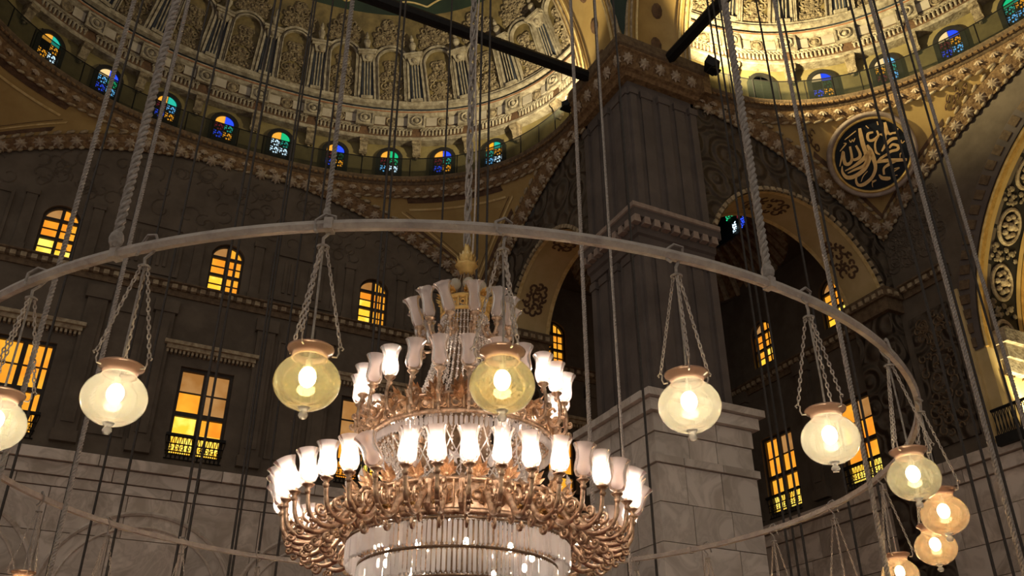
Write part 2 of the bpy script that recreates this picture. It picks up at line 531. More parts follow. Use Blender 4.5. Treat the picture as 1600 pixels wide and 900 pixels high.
# carved lunette fields (raised relief skin above the cornice)
def lunette(parent, WF, us, u0, u1, name):
    poly = [(u0, 17.05)]+[(u1, 17.05), (u1, 22.3), (u0, 22.3)]
    holes = []
    return poly, holes
for WF, par, spans in ((WA, wall_left, [(-10, 10)]), (WB, wall_right, [(7.6, 10)])):
    for u0, u1 in spans:
        mb = MB()
        for k in range(170):          # scroll relief: S-shaped vine pieces high in the lunette
            u = u0+(u1-u0)*RND.random(); z = 19.3+2.4*RND.random()
            if WF is WB: z = 17.6+3.6*RND.random()
            if z > 21.7-(17.2-sqrt(17.2**2-min(10, abs(u))**2)): continue
            a0 = RND.random()*6; rr = .22+.2*RND.random()
            pts = [((rr*(1-.6*t/9))*cos(a0+t*.55), (rr*(1-.6*t/9))*sin(a0+t*.55), 0) for t in range(10)]
            mb.tube(pts, .035, 4, WF(u, z, .0))
        put('scroll_relief', mb, 'plaster', par)['kind'] = 'stuff'

# framed panels and pilaster strips on the walls
def frame_mb(hw, hh, t, d):
    m = MB()
    m.bbox(-hw, hw, -hh, -hh+t, 0, d); m.bbox(-hw, hw, hh-t, hh, 0, d)
    m.bbox(-hw, -hw+t, -hh+t, hh-t, 0, d); m.bbox(hw-t, hw, -hh+t, hh-t, 0, d)
    return m
me_panel = frame_mb(1.15, .95, .10, .07).mesh('panel_frame', 'plaster')
fl = MB()
for k in range(-3, 4):
    if k: fl.bbox(k*.22-.05, k*.22+.05, -.62, .62, 0, .06)
me_flute = fl.mesh('fluted_panel', 'plaster')
me_strip = MB().bbox(-.16, .16, 0, 2.25, 0, .10).bbox(-.2, .2, 2.05, 2.25, 0, .14).bbox(-.2, .2, 0, .2, 0, .14).mesh('pilaster', 'plaster')
me_pil = MB().bbox(-.3, .3, 0, 5.0, 0, .16).bbox(-.38, .38, 4.75, 5.2, 0, .22).bbox(-.36, .36, 0, .35, 0, .22).bbox(-.18, .18, .6, 4.5, .16, .2).mesh('pilaster', 'plaster')
for u in (-8, -2.67, 2.67, 8.0):
    link('panel_frame', me_panel, wall_left, WA(u, 17.95)); link('fluted_panel', me_flute, wall_left, WA(u, 17.95))
for u in (-6.35, -4.33, -1.0, 1.0, 4.33, 6.35):
    link('pilaster', me_strip, wall_left, WA(u, 16.85))
for u in (-8.2, -3.7, -1.65, 1.65, 3.7, 7.0, 9.3, 14.6):
    link('pilaster', me_pil, wall_left, WA(u, 10.9))
for u in (14.7, 18.2):
    link('pilaster', me_pil, wall_right, WB(u, 10.9))
me_tall = frame_mb(.55, 2.1, .08, .06).mesh('panel_frame', 'plaster')
for u in (-2.67, 2.67): link('panel_frame', me_tall, wall_left, WA(u, 13.4))

# carved arabesque panel and a pilaster beside the niche, golden light put into its colour
cp = put('carved_panel', MB().bbox(-.75, .75, -2.2, 2.2, 0, .08), 'carved', wall_right, WB(8.95, 13.35))
mb = MB(); r5 = random.Random(5)
for k in range(60):
    x, y = r5.uniform(-.55, .55), r5.uniform(-2.0, 2.0); a0 = r5.random()*6; q = r5.uniform(.12, .24)
    mb.tube([(x+q*(1-.07*t)*cos(a0+t*.6), y+q*(1-.07*t)*sin(a0+t*.6), .09) for t in range(10)], .03, 4)
stuff(put('scroll_relief', mb, 'trimdark', cp))
put('golden_lit_pilaster', MB().bbox(-.16, .16, -2.6, 2.35, 0, .12).bbox(-.07, .07, -2.4, 2.1, .12, .16), 'ochre2', wall_right, WB(7.85, 13.4))

# window hoods
hood = MB().bbox(-1.5, 1.5, 0, .12, 0, .34).bbox(-1.42, 1.42, -.14, 0, 0, .24)
for k in range(22): hood.bbox(-1.4+k*.13, -1.33+k*.13, -.26, -.14, 0, .18)
me_hood = hood.mesh('window_hood', 'trim')
for u in LOA: link('window_hood', me_hood, wall_left, WA(u, 14.55))

# string cornices with dentils
def cornice_line(p0, p1, nrm, z, name, label, h=.42, out=.34, m='trim', parent=None):
    prof = [(0, z-h), (.07, z-h), (.10, z-h*.55), (.20, z-h*.5), (.24, z-h*.2), (out, z-h*.12), (out, z), (0, z)]
    mb = sweep_line([p0, p1], prof, [nrm, nrm])
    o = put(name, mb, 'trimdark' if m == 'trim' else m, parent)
    d = Vector((p1[0]-p0[0], p1[1]-p0[1], 0)); L = d.length; d.normalize()
    n = int(L/.30); dm = MB()
    for i in range(n):
        c = Vector((p0[0], p0[1], 0))+d*(L*(i+.5)/n)+Vector((nrm[0], nrm[1], 0))*.20
        M = frame((c.x, c.y, z-h*.36), d, (nrm[0], nrm[1], 0), (0, 0, 1))
        dm.box((0, 0, 0), (.17, .14, .15), M)
    stuff(put('dentil_row', dm, m, o))
    if label: tag(o, label, kind='structure')
    return o
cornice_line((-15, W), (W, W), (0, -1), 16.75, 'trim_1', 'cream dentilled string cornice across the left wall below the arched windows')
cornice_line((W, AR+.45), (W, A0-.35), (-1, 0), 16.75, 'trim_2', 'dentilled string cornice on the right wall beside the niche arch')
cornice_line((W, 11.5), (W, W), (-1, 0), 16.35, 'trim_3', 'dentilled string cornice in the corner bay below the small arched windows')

# marble dado: every slab is a piece
def slab_wall(parent, WF, u0, u1, courses, seed, m, gap=.025):
    rr = random.Random(seed)
    z = MARZ
    for ci, (h, wd, dep) in enumerate(courses):
        u = u0-(wd*.5 if ci % 2 else 0)
        while u < u1:
            a, b = max(u, u0), min(u+wd*(0.85+.3*rr.random()), u1)
            if b-a > .12:
                d = dep+rr.uniform(-.012, .012)
                mb = MB().bbox(a+gap/2, b-gap/2, -h+gap, 0, 0, d)
                o = put('marble_slab', mb, m, parent, WF(0, z))
            u = b
        z -= h
COURSES = [(.34, 3.4, .34), (.40, 2.6, .22), (.30, 4.2, .14), (1.25, 1.9, .10), (1.25, 1.9, .10), (1.25, 1.9, .10)]
mwA = struct('wall_dado_left', MB().bbox(-15, W, W, W+.6, 0, MARZ), 'marble', 'veined marble slabs cladding the lower left wall')
slab_wall(mwA, WA, -9, W, COURSES, 3, 'marble')
mwB = struct('wall_dado_right', MB().bbox(W, W+.6, -6, W, 0, MARZ-.01), 'marble', 'veined marble slabs cladding the lower right wall')
def WBm(u, z, off=0.0): return frame((W-off, -u, z), (0, -1, 0), (0, 0, 1), (-1, 0, 0))
slab_wall(mwB, WBm, -W, 1.0, [(.34, 3.4, .34), (.40, 2.6, .22), (.9, 1.7, .12), (.9, 1.7, .12), (.9, 1.7, .12), (.9, 1.7, .12)], 5, 'marble')
# blind arches drawn in moulding on the left dado
for i, u in enumerate((-6.2, -0.9, 4.4)):
    mb = MB().tube([(2.6*cos(pi*k/28), 2.35*sin(pi*k/28), .12) for k in range(29)], .07, 6)
    put('blind_arch_moulding', mb, 'marble', mwA, WA(u, 6.75))
    mb = MB().tube([(2.2*cos(pi*k/28), 1.95*sin(pi*k/28), .12) for k in range(29)], .035, 5)
    put('blind_arch_moulding', mb, 'marble', mwA, WA(u, 6.75))

# ------------------------------------------------------------------ windows in the walls
glassz = -.22
def win_meshes():
    d = {}
    # arched upper window
    hw, h, zs = UHW, 2.0, 1.5
    outer = arch_poly(0, hw+.03, -.03, zs, hw+.05); inner = arch_poly(0, hw-.07, .08, zs, hw-.05)
    d['uf'] = plate(outer, [inner], .14, Matrix.Translation((0, 0, glassz-.04)), 'window_frame', 'wood')
    d['um'] = MB().bbox(-.05, .05, .05, 2.0, glassz-.02, glassz+.1).mesh('mullion', 'wood')
    t = MB()
    for y in (.72, 1.42): t.bbox(-hw, hw, y-.05, y+.05, glassz-.02, glassz+.09)
    d['ut'] = t.mesh('transom', 'wood')
    t = MB()
    for y in (.38, 1.07): t.bbox(-hw, hw, y-.015, y+.015, glassz-.02, glassz+.05)
    d['ub'] = t.mesh('glazing_bar', 'wood')
    d['ub2'] = MB().bbox(.25, .28, .05, 1.85, glassz-.02, glassz+.05).mesh('glazing_bar', 'wood')
    for mk in ('amber', 'amberhot', 'amberdim'):
        d['up'+mk] = MB().bbox(.0, .5, 0, .32, glassz-.03, glassz-.01).mesh('pane', MT[mk])
        d['lp'+mk] = MB().bbox(.0, .72, 0, .60, glassz-.03, glassz-.01).mesh('pane', MT[mk])
        arc = [(0, 0), (.5, 0)]+[(.5*cos(radians(a)), .52*sin(radians(a))) for a in range(10, 91, 10)]
        d['ua'+mk] = MB().prism(arc, .02, Matrix.Translation((0, 0, glassz-.03))).mesh('arch_pane', MT[mk])
    # rectangular lower window
    hw, h = LHW, 2.95
    t = frame_mb(hw+.02, h/2+.02, .12, .16)
    t.v = [(x, y+h/2, z+glassz-.04) for x, y, z in t.v]
    d['lf'] = t.mesh('window_frame', 'wood')
    d['lm'] = MB().bbox(-.07, .07, .1, h, glassz-.02, glassz+.12).mesh('mullion', 'wood')
    d['lt'] = MB().bbox(-hw, hw, 1.32, 1.47, glassz-.02, glassz+.11).mesh('transom', 'wood')
    t = MB()
    for y in (.72, 2.15): t.bbox(-hw, hw, y-.02, y+.02, glassz-.02, glassz+.05)
    d['lb'] = t.mesh('glazing_bar', 'wood')
    g = MB()
    for k in range(13):
        x = -.78+k*.13
        g.tube([(x, -.12, .04), (x+.12, .60, .04)], .013, 4); g.tube([(x, -.12, .04), (x-.12, .60, .04)], .013, 4)
    for y in (-.12, .12, .36, .60): g.tube([(-.86, y, .04), (.86, y, .04)], .022, 4)
    for k in range(9):
        g.ring(.055, .012, 8, 4, Matrix.Translation((-.72+k*.18, .24, .04)))
    g.bbox(-.9, .9, .60, .68, -.02, .10)
    d['lg'] = g.mesh('iron_grille', 'iron')
    return d
WM = win_meshes()
win_no = [0]
def next_window():
    win_no[0] += 1
    return 'window_%d' % win_no[0]
def upper_window(M, label, hot):
    o = link(next_window(), WM['uf'], None, M); tag(o, label, kind='structure')
    link('mullion', WM['um'], o); link('transom', WM['ut'], o); link('glazing_bar', WM['ub'], o); link('glazing_bar', WM['ub2'], o)
    for c in (0, 1):
        for r, y in enumerate((.05, .38, .75, 1.09)):
            mk = 'amberhot' if (c, r) in hot else 'amber'
            link('pane', WM['up'+mk], o, Matrix.Translation((-.5 if c == 0 else 0, y, 0)))
        link('arch_pane', WM['uaamberdim' if c == 0 else 'uaamber'], o, Matrix.Translation((0, 1.44, 0)) @ Matrix.Scale(-1 if c == 0 else 1, 4, (1, 0, 0)))
    return o
def lower_window(M, label, mats):
    o = link(next_window(), WM['lf'], None, M); tag(o, label, kind='structure')
    link('mullion', WM['lm'], o); link('transom', WM['lt'], o); link('glazing_bar', WM['lb'], o)
    i = 0
    for r, y in enumerate((.1, .72, 1.47, 2.15)):
        for c in (0, 1):
            link('pane', WM['lp'+mats[r*2+c]], o, Matrix.Translation((-.74 if c == 0 else .02, y, 0)) @ Matrix.Diagonal((1, 1.2, 1, 1)))
    link('iron_grille', WM['lg'], o)
    return o
ul = ['leftmost arched amber window high on the left wall', 'arched amber window high on the left wall, second from the left edge',
      'arched amber window just left of the chandelier crown', 'arched amber window seen through the left side arch right of the chandelier']
for u, l, hot in zip(UPA, ul, ([(0, 0), (1, 0), (0, 1)], [(0, 0), (0, 1)], [(0, 0), (0, 1), (0, 2)], [])):
    upper_window(WA(u, ZU0), l, hot)
ll = ['tall amber window with iron grille cut by the left picture edge', 'tall amber window with iron grille between two globe lamps on the left wall',
      'tall amber window partly hidden behind the left chandelier shades', 'tall amber window behind the right-hand chandelier shades']
a_, h_, d_ = 'amber', 'amberhot', 'amberdim'
for u, l, ms in zip(LOA, ll, ([h_, a_, h_, a_, a_, a_, a_, a_], [h_, h_, h_, a_, a_, d_, d_, d_], [a_, h_, a_, a_, d_, a_, d_, d_], [a_]*8)):
    lower_window(WA(u, ZL0), l, ms)
for u, l in zip(UPB, ('small arched amber window deep in the right-hand corner bay', 'arched amber window crossed by ropes beside the right-hand arch foot')):
    upper_window(WB(u, ZU0), l, [(1, 1), (0, 0)])
for u, l in zip(LOB, ('tall amber window right of the marble pier', 'tall amber window behind the fifth globe lamp')):
    lower_window(WB(u, ZL0), l, [h_, h_, a_, a_, a_, a_, a_, d_])

# ------------------------------------------------------------------ piers
def build_pier(sx, sy, label, detail):
    S = Matrix.Diagonal((sx, sy, 1, 1))
    core = MB().bbox(A0, PB, A0, PB, 11.0, 24.4, S)
    o = struct('pier', core, 'pier', label)
    put('marble_core', MB().bbox(9.95, 12.85, 9.95, 12.85, 0, 11.0, S), 'marble2', o)
    if not detail: return o
    # marble blocks, course by course
    rr = random.Random(8)
    lo, hi = 9.82, 12.98
    z = 11.05
    for ci, (h, ov) in enumerate([(.22, .34), (.34, .20), (.50, .04), (.62, .0), (.22, .10), (.98, .02), (.98, .02), (.98, .02), (.98, .02), (.98, .02)]):
        a, b = lo-ov, hi+ov
        n = 3 if ci > 1 else 2
        cut = [a+(b-a)*k/n+(rr.uniform(-.25, .25) if 0 < k < n else 0) for k in range(n+1)]
        for k in range(n):
            d = rr.uniform(0, .015)
            put('marble_block', MB().bbox(cut[k]+.012, cut[k+1]-.012, a-d, a+.3, z-h+.02, z), 'marble2', o)
            if k or True:
                y0 = cut[k] if k else a+.31
                put('marble_block', MB().bbox(a-d, a+.3, y0+.012, cut[k+1]-.012, z-h+.02, z), 'marble2', o)
        z -= h
    # pilaster strips on the two faces, below and above the middle cornice
    for z0, z1 in ((11.1, 15.7), (17.0, 21.7)):
        for k, c in enumerate((10.13, 10.65, 11.30, 11.95, 12.47)):
            hw = .12 if k in (0, 4) else .19
            d = .10 if k in (0, 2, 4) else .06
            for face in (0, 1):
                m = MB()
                if face == 0: m.bbox(A0-d, A0, c-hw, c+hw, z0, z1).bbox(A0-d-.04, A0, c-hw-.04, c+hw+.04, z1-.25, z1)
                else: m.bbox(c-hw, c+hw, A0-d, A0, z0, z1).bbox(c-hw-.04, c+hw+.04, A0-d-.04, A0, z1-.25, z1)
                put('pilaster', m, 'pier', o)
    return o
pier = build_pier(1, 1, 'great square pier with marble base and brown fluted shaft', True)
build_pier(-1, 1, 'opposite square pier beyond the left picture edge', False)
build_pier(1, -1, 'opposite square pier beyond the right picture edge', False)

# middle cornice of the pier with single dentils
def L_path(e0, e1):
    s = 1.0
    path = [(A0, e0), (A0, A0), (e0, A0)]
    return path
mid_prof = [(0, 15.75), (.10, 15.78), (.12, 16.0), (.20, 16.05), (.22, 16.12), (.24, 16.40), (.42, 16.46), (.45, 16.62), (.50, 16.70), (.50, 16.82), (0, 16.86)]
mid = struct('trim_4', sweep_line([(A0, PB), (A0, A0), (PB, A0)], mid_prof, [(-1, 0), (-1, -1), (0, -1)]), 'pier', 'heavy dentilled cornice halfway up the great pier')
put('cornice_lip', sweep_line([(A0, PB), (A0, A0), (PB, A0)], [(.40, 16.64), (.53, 16.70), (.53, 16.84), (0, 16.88)], [(-1, 0), (-1, -1), (0, -1)]), 'greymould', mid)
# end caps of the cornice
put('cornice_return', MB().bbox(PB, PB+.04, A0-.47, A0+.2, 16.42, 16.84), 'pier', mid)
me_dent = MB().add([(-.085, -.10, .12), (.085, -.10, .12), (.085, .10, .12), (-.085, .10, .12), (-.12, -.10, -.12), (.12, -.10, -.12), (.12, .10, -.12), (-.12, .10, -.12)],
                   [(0, 1, 2, 3), (7, 6, 5, 4), (0, 4, 5, 1), (1, 5, 6, 2), (2, 6, 7, 3), (3, 7, 4, 0)]).mesh('dentil', 'greymould')
for k in range(9):
    c = A0-.34+(k+.0)*.345
    link('dentil', me_dent, mid, frame((c, A0-.34, 16.36), (1, 0, 0), (0, 1, 0), (0, 0, 1)))
    if k: link('dentil', me_dent, mid, frame((A0-.34, c, 16.36), (0, 1, 0), (-1, 0, 0), (0, 0, 1)))

# ------------------------------------------------------------------ side walls with the small arches
def side_wall(key):
    fn = BAYS[key]
    if key == 'A': v0, v1, zs, apex = 12.72, 18.40, 16.5, 19.15
    else: v0, v1, zs, apex = 12.66, 19.80, 16.4, 19.50
    c, hw = (v0+v1)/2, (v1-v0)/2; rise = apex-zs
    r = (hw*hw+rise*rise)/(2*rise); zc = apex-r
    a = math.asin(min(1, hw/r))
    if rise > hw: a = pi-a if False else a
    arc = [(c+r*sin(t), zc+r*cos(t)) for t in [-a+2*a*i/28 for i in range(29)]]
    depth = 1.5
    poly = [(PB-.1, 22.9), (PB-.1, zs), (v0, zs)]+arc+[(v1, zs), (v1, 0), (W, 0), (W, 22.9)]
    if key == 'A':
        poly = [(-x, z) for x, z in poly]
        M = frame((A0+depth, 0, 0), (0, -1, 0), (0, 0, 1), (-1, 0, 0))
    else:
        M = frame((0, A0+depth, 0), (1, 0, 0), (0, 0, 1), (0, -1, 0))
    nm = {'A': 'wall_arch_left', 'B': 'wall_arch_right'}[key]
    o = link(nm, plate(poly, [], depth, M, nm, 'carved'))
    tag(o, {'A': 'carved brown spandrel wall over the small arch left of the great pier',
            'B': 'carved brown spandrel wall over the small arch right of the great pier'}[key], kind='structure')
    # ochre soffit liner, voussoir edges, painted ornaments
    def P(t, rr, dd): return fn(A0+dd, c+rr*sin(t), zc+rr*cos(t)) if False else fn(A0+dd, 0, 0)
    def Q(t, rr, dd):
        v, z = c+rr*sin(t), zc+rr*cos(t)
        return Vector((A0+dd, v, z)) if key == 'A' else Vector((v, A0+dd, z))
    ts = [-a+2*a*i/40 for i in range(41)]
    put('soffit', MB().grid([[Q(t, r-.03, d) for t in ts] for d in (0.02, .75, depth-.02)]), 'ochre2', o, smooth=True)
    for d0, d1, rr in ((-.04, .10, .05), (depth-.10, depth+.06, .05)):
        put('arch_bead', MB().grid([[Q(t, r-rr, d0) for t in ts], [Q(t, r-rr, d1) for t in ts], [Q(t, r+.02, d1) for t in ts]]), 'goldline', o)
        n = 36; mb = MB()
        for i in range(n):
            t = -a+2*a*(i+.5)/n
            dm = (d0+d1)/2
            p, x = Q(t, r+.06, d0-.0), (Q(t+.01, r, dm)-Q(t-.01, r, dm)).normalized()
            y = (Q(t, r+.1, dm)-Q(t, r, dm)).normalized()
            mb.box((0, 0, 0), (2*a*r/n*.70, .13, .10), frame(p, x, y, x.cross(y)))
        stuff(put('voussoir_row', mb, 'trim', o))
    for t0, span in ((-.1, .38), (.62*a, .30), (-.62*a, .30)):
        mb = MB(); rr2 = random.Random(int(t0*100)+50)
        for k in range(16):
            t = t0+span*(k/15-.5)*1.2; d = .75+.42*sin(k*2.1)*(1-abs(k/15-.5))
            p = Q(t, r-.045, d); x = (Q(t+.01, r, d)-Q(t-.01, r, d)).normalized()
            y = Vector((1, 0, 0)) if key == 'A' else Vector((0, 1, 0))
            Mx = frame(p, x, y, x.cross(y)) @ Matrix.Rotation(rr2.random()*6, 4, 'Z')
            rad = .10+.09*rr2.random()
            mb.tube([(rad*cos(q*.6)*(1-.07*q), rad*sin(q*.6)*(1-.07*q), 0) for q in range(9)], .045, 4, Mx @ Matrix.Diagonal((1, 1, .25, 1)))
        put('painted_scroll', mb, 'umber', o)
    # impost cornice on the abutment
    mb = MB()
    if key == 'A': mb.bbox(A0-.30, A0+depth+.1, v1-.30, W, zs-.05, zs+.30).bbox(A0-.18, A0+depth, v1-.18, W, zs-.5, zs-.05)
    else: mb.bbox(v1-.30, W, A0-.30, A0+depth+.1, zs-.05, zs+.30).bbox(v1-.18, W, A0-.18, A0+depth, zs-.5, zs-.05)
    put('impost_cornice', mb, 'trimdark', o)
    mb = MB()
    for k in range(6):
        q = A0-.15+k*.3
        if key == 'B': mb.bbox(v1-.36, v1-.2, q-.08, q+.08, zs+.0, zs+.16)
        else: mb.bbox(q-.08, q+.08, v1-.36, v1-.2, zs, zs+.16)
    for k in range(3):
        q = v1-.1+k*.3
        if key == 'B' and q < W-.3: mb.bbox(q-.08, q+.08, A0-.36, A0-.2, zs, zs+.16)
    stuff(put('dentil_row', mb, 'trim', o))
    return o
sideA = side_wall('A'); sideB = side_wall('B')

# ------------------------------------------------------------------ pendentives under the half domes
ZR = 22.05
def pend_edge(th):
    c, s = cos(th), sin(th)
    ru, rv = 10*abs(c)**(2/NEXP), D0*abs(s)**(2/NEXP)
    k = min(10/ru if ru > 1e-6 else 1e9, D0/rv if rv > 1e-6 else 1e9)
    bu, bv = ru*k, rv*k
    zb = ZR-(17.2-sqrt(17.2**2-bu*bu)) if bv > D0-1e-4 else ZR-.13*bv-.036*bv*bv
    return ru, rv, bu, bv, zb
def pend_pt(fn, th, dist, side, lift=0.0):
    """point at distance dist (m) up from the lower edge"""
    ru, rv, bu, bv, zb = pend_edge(th)
    a = Vector((bu, bv, zb)); b = Vector((ru, rv, ZR))
    L = (b-a).length
    s = min(1.0, dist/L) if L > 1e-6 else 1.0
    p = a.lerp(b, s)
    nrm = Vector((-.62*cos(th), -.62*sin(th), -.55)).normalized()
    bow = s*(1-s)*.35
    p = p-nrm*bow*L*.4+nrm*(.03+lift)
    return fn(side*p.x, PB+p.y, p.z)
def pend_len(th):
    ru, rv, bu, bv, zb = pend_edge(th)
    return (Vector((bu, bv, zb))-Vector((ru, rv, ZR))).length
def corner_th():
    lo, hi = .05, 1.5
    best = max((pend_len(.02+1.53*i/400), .02+1.53*i/400) for i in range(401))
    return best[1]
THC = corner_th()
me_ros = None
def star_mesh():
    m = MB(); n = 16; vs = []
    for i in range(n):
        r = .235 if i % 2 == 0 else .15
        vs.append((r*cos(2*pi*i/n), r*sin(2*pi*i/n), 0))
    for i in range(n):
        r = .14 if i % 2 == 0 else .09
        vs.append((r*cos(2*pi*i/n), r*sin(2*pi*i/n), .07))
    vs.append((0, 0, .10))
    fs = []
    for i in range(n):
        j = (i+1) % n
        fs += [(i, j, n+j, n+i), (n+i, n+j, 2*n)]
    return m.add(vs, fs).mesh('rosette', 'rosette')
ME_ROS = star_mesh()
def bead_row(frames, length=.30, r=.065):
    m = MB()
    for F in frames:
        m.sphere((0, 0, 0), 1, 6, 4, (length*.5, r, r), F @ Matrix.Rotation(radians(14), 4, 'Z'))
    return m
def curve_frames(pt, n, up):
    """frames along a param curve pt(t), t in 0..1, evenly by chord, Z along up(t)"""
    S = [pt(i/400) for i in range(401)]
    L = [0]
    for i in range(400): L.append(L[-1]+(S[i+1]-S[i]).length)
    out = []; j = 0
    for k in range(n):
        d = L[-1]*(k+.5)/n
        while j < 399 and L[j+1] < d: j += 1
        p = S[j].lerp(S[j+1], (d-L[j])/max(1e-6, L[j+1]-L[j]))
        x = (S[min(400, j+2)]-S[max(0, j-1)]).normalized()
        z = up(p); z = (z-x*z.dot(x)).normalized()
        out.append(frame(p, x, z.cross(x), z))
    return out, L[-1]
def pendentive(key, side, label, name, roundel):
    fn = BAYS[key]
    ths = [.02+(pi/2-.04)*i/90 for i in range(91)]
    ths = sorted(set(ths+[THC]))
    rows = [[pend_pt(fn, th, pend_len(th)*j/8, side) for th in ths] for j in range(9)]
    o = struct(name, MB().grid(rows), 'ochre', label, True)
    cen = fn(0, PB+1.0, 18.5)
    up = lambda p: (cen-p).normalized()
    # edge band
    wb = .62
    put('arch_band', MB().grid([[pend_pt(fn, th, d, side, l) for th in ths] for d, l in ((0, .0), (0, .10), (wb, .10), (wb, .02))]), 'band', o)
    for lo, hi in ((.02, THC), (THC, pi/2-.02)):
        L = curve_frames(lambda t: pend_pt(fn, lo+(hi-lo)*t, .3, side, .11), 1, up)[1]
        fr, _ = curve_frames(lambda t: pend_pt(fn, lo+(hi-lo)*t, .31, side, .10), int(L/.55), up)
        for F in fr: link('rosette', ME_ROS, o, F)
        fr, _ = curve_frames(lambda t: pend_pt(fn, lo+(hi-lo)*t, wb+.08, side, .05), int(L/.42), up)
        stuff(put('bead_moulding', bead_row(fr, .34, .07), 'trim', o, smooth=True))
        fr, _ = curve_frames(lambda t: pend_pt(fn, lo+(hi-lo)*t, .03, side, .12), int(L/.30), up)
        stuff(put('edge_leaf_row', bead_row(fr, .20, .07), 'trim', o, smooth=True))
    inner = [th for th in ths if pend_len(th) > 1.9]
    put('dark_border', MB().grid([[pend_pt(fn, th, d, side, .015) for th in inner] for d in (wb+.16, wb+.36)]), 'umber', o)
    # gilt line: triangle set in from the edges
    def line(d0, d1, pts):
        a = [p for p in pts if pend_len(p) > d1+.5]
        return [[pend_pt(fn, th, d, side, .035) for th in a] for d in (d0, d1)]
    if not roundel:
        put('gilt_line', MB().grid(line(1.12, 1.20, ths)), 'goldline', o)
        put('gilt_line', MB().grid(line(1.30, 1.33, ths)), 'umber', o)
        tops = [th for th in ths if pend_len(th) > 2.0]
        put('gilt_line', MB().grid([[pend_pt(fn, th, pend_len(th)-dd, side, .035) for th in tops] for dd in (.52, .60)]), 'goldline', o)
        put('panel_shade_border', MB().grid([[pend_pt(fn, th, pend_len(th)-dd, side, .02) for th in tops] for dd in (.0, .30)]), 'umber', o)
    return o
pendA = pendentive('A', 1, 'ochre pendentive with a gilt triangle, just above the chandelier', 'pendentive', False)
pendA2 = pendentive('A', -1, 'ochre pendentive with gilt lines cut by the left picture edge', 'pendentive', False)
pendB = pendentive('B', 1, 'ochre pendentive that carries the navy calligraphy roundel', 'pendentive', True)
# painted scrolls on the roundel pendentive
for th_, fr_ in ((.42, .66), (.50, .72), (1.06, .72), (1.14, .66)):
    d_ = pend_len(th_)*fr_
    if d_ > .9:
        mb = MB(); p0 = pend_pt(bayB, th_, d_, 1, .05)
        x = (pend_pt(bayB, th_+.02, d_, 1)-pend_pt(bayB, th_-.02, d_, 1)).normalized()
        y = (pend_pt(bayB, th_, d_+.1, 1)-pend_pt(bayB, th_, d_-.1, 1)).normalized()
        F = frame(p0, x, y, x.cross(y))
        for k in range(7):
            a0 = k*1.7; cx, cy = .42*(k-3)/3, .18*sin(k*2.0)
            mb.tube([(cx+.15*(1-.08*q)*cos(a0+q*.6), cy+.15*(1-.08*q)*sin(a0+q*.6), 0) for q in range(9)], .03, 4, F)
        put('painted_scroll', mb, 'umber', pendB)

# ------------------------------------------------------------------ gallery cornice: two oval rings and the pier return
COR = [(.70, ZR-.10), (.76, ZR-.04), (.80, ZR), (.93, ZR+.30), (.97, ZR+.32)]
COR2 = [(.95, ZR+.30), (1.0, ZR+.34), (1.12, ZR+.56), (1.13, ZR+.60), (0.0, ZR+.62)]
PCOR = [(.70, ZR), (.78, ZR+.10), (.90, ZR+.16), (1.05, ZR+.66), (1.12, ZR+.70), (1.14, ZR+.78)]
PCOR2 = [(1.12, ZR+.74), (1.20, ZR+.80), (1.22, ZR+1.08), (1.22, ZR+1.14), (0.0, ZR+1.16)]
def gallery(key, label, name):
    fn = BAYS[key]
    o = struct(name, sweep_oval(fn, COR), 'band', label)
    put('gallery_ledge', sweep_oval(fn, COR2), 'trimdark', o)
    n = int(RTOT/.54)
    for i in range(n):
        s = RTOT*(i+.5)/n
        if s > RTOT*.86: continue
        link('rosette', ME_ROS, o, oval_frame(fn, s, .865, ZR+.15, -radians(23)) @ Matrix.Diagonal((.72, .72, .8, 1)))
    fr = [oval_frame(fn, RTOT*(i+.5)/78, .74, ZR-.09) for i in range(78)]
    stuff(put('bead_moulding', bead_row(fr, .34, .055), 'trim', o, smooth=True))
    # leaf ticks on the ledge
    mb = MB()
    for i in range(150):
        F = oval_frame(fn, RTOT*(i+.5)/150, 1.06, ZR+.45, -radians(28))
        mb.box((0, 0, .01), (.12, .19, .05), F)
    stuff(put('leaf_row', mb, 'band', o))
    # net railing with posts
    put('railing_net', MB().grid([[fn(*oval(RTOT*i/110, 1.05), z) for i in range(111)] for z in (ZR+.62, ZR+1.50)]), 'net', o)
    rl = MB()
    for z in (ZR+1.50,):
        rl.tube([fn(*oval(RTOT*i/110, 1.05), z) for i in range(111)], .025, 4)
    for i in range(30):
        q = oval(RTOT*(i+.5)/30, 1.05)
        rl.tube([fn(*q, ZR+.55), fn(*q, ZR+1.52)], .022, 4)
    put('railing_bars', rl, 'iron', o)
    return o
galA = gallery('A', 'curved gallery cornice with rosettes below the left half dome', 'trim_5')
galB = gallery('B', 'curved gallery cornice with rosettes below the right half dome', 'trim_6')
pc = [(p-.5, z) for p, z in PCOR]
Lp, Ln = [(A0, PB+.1), (A0, A0), (PB+.1, A0)], [(-1, 0), (-1, -1), (0, -1)]
pcor = struct('trim_7', sweep_line(Lp, [(0, ZR-.02)]+pc, Ln), 'band', 'rosette cornice wrapping the top of the great pier')
put('gallery_ledge', sweep_line(Lp, [(p-.5, z) for p, z in PCOR2[:-1]]+[(-2, ZR+1.16)], Ln), 'trimdark', pcor)
for k in range(5):
    c = A0-.25+k*.62
    for face in (0, 1):
        if face == 0: F = frame((c, A0-.49, ZR+.41), (1, 0, 0), (0, -.28, .96), (0, -.96, -.28))
        else: F = frame((A0-.49, c, ZR+.41), (0, -1, 0), (-.28, 0, .96), (-.96, 0, -.28))
        link('rosette', ME_ROS, pcor, F @ Matrix.Translation((0, 0, .02)))
put('cornice_return', MB().bbox(PB+.05, PB+.35, A0-.6, A0+.1, ZR+.1, ZR+1.14), 'band', pcor)

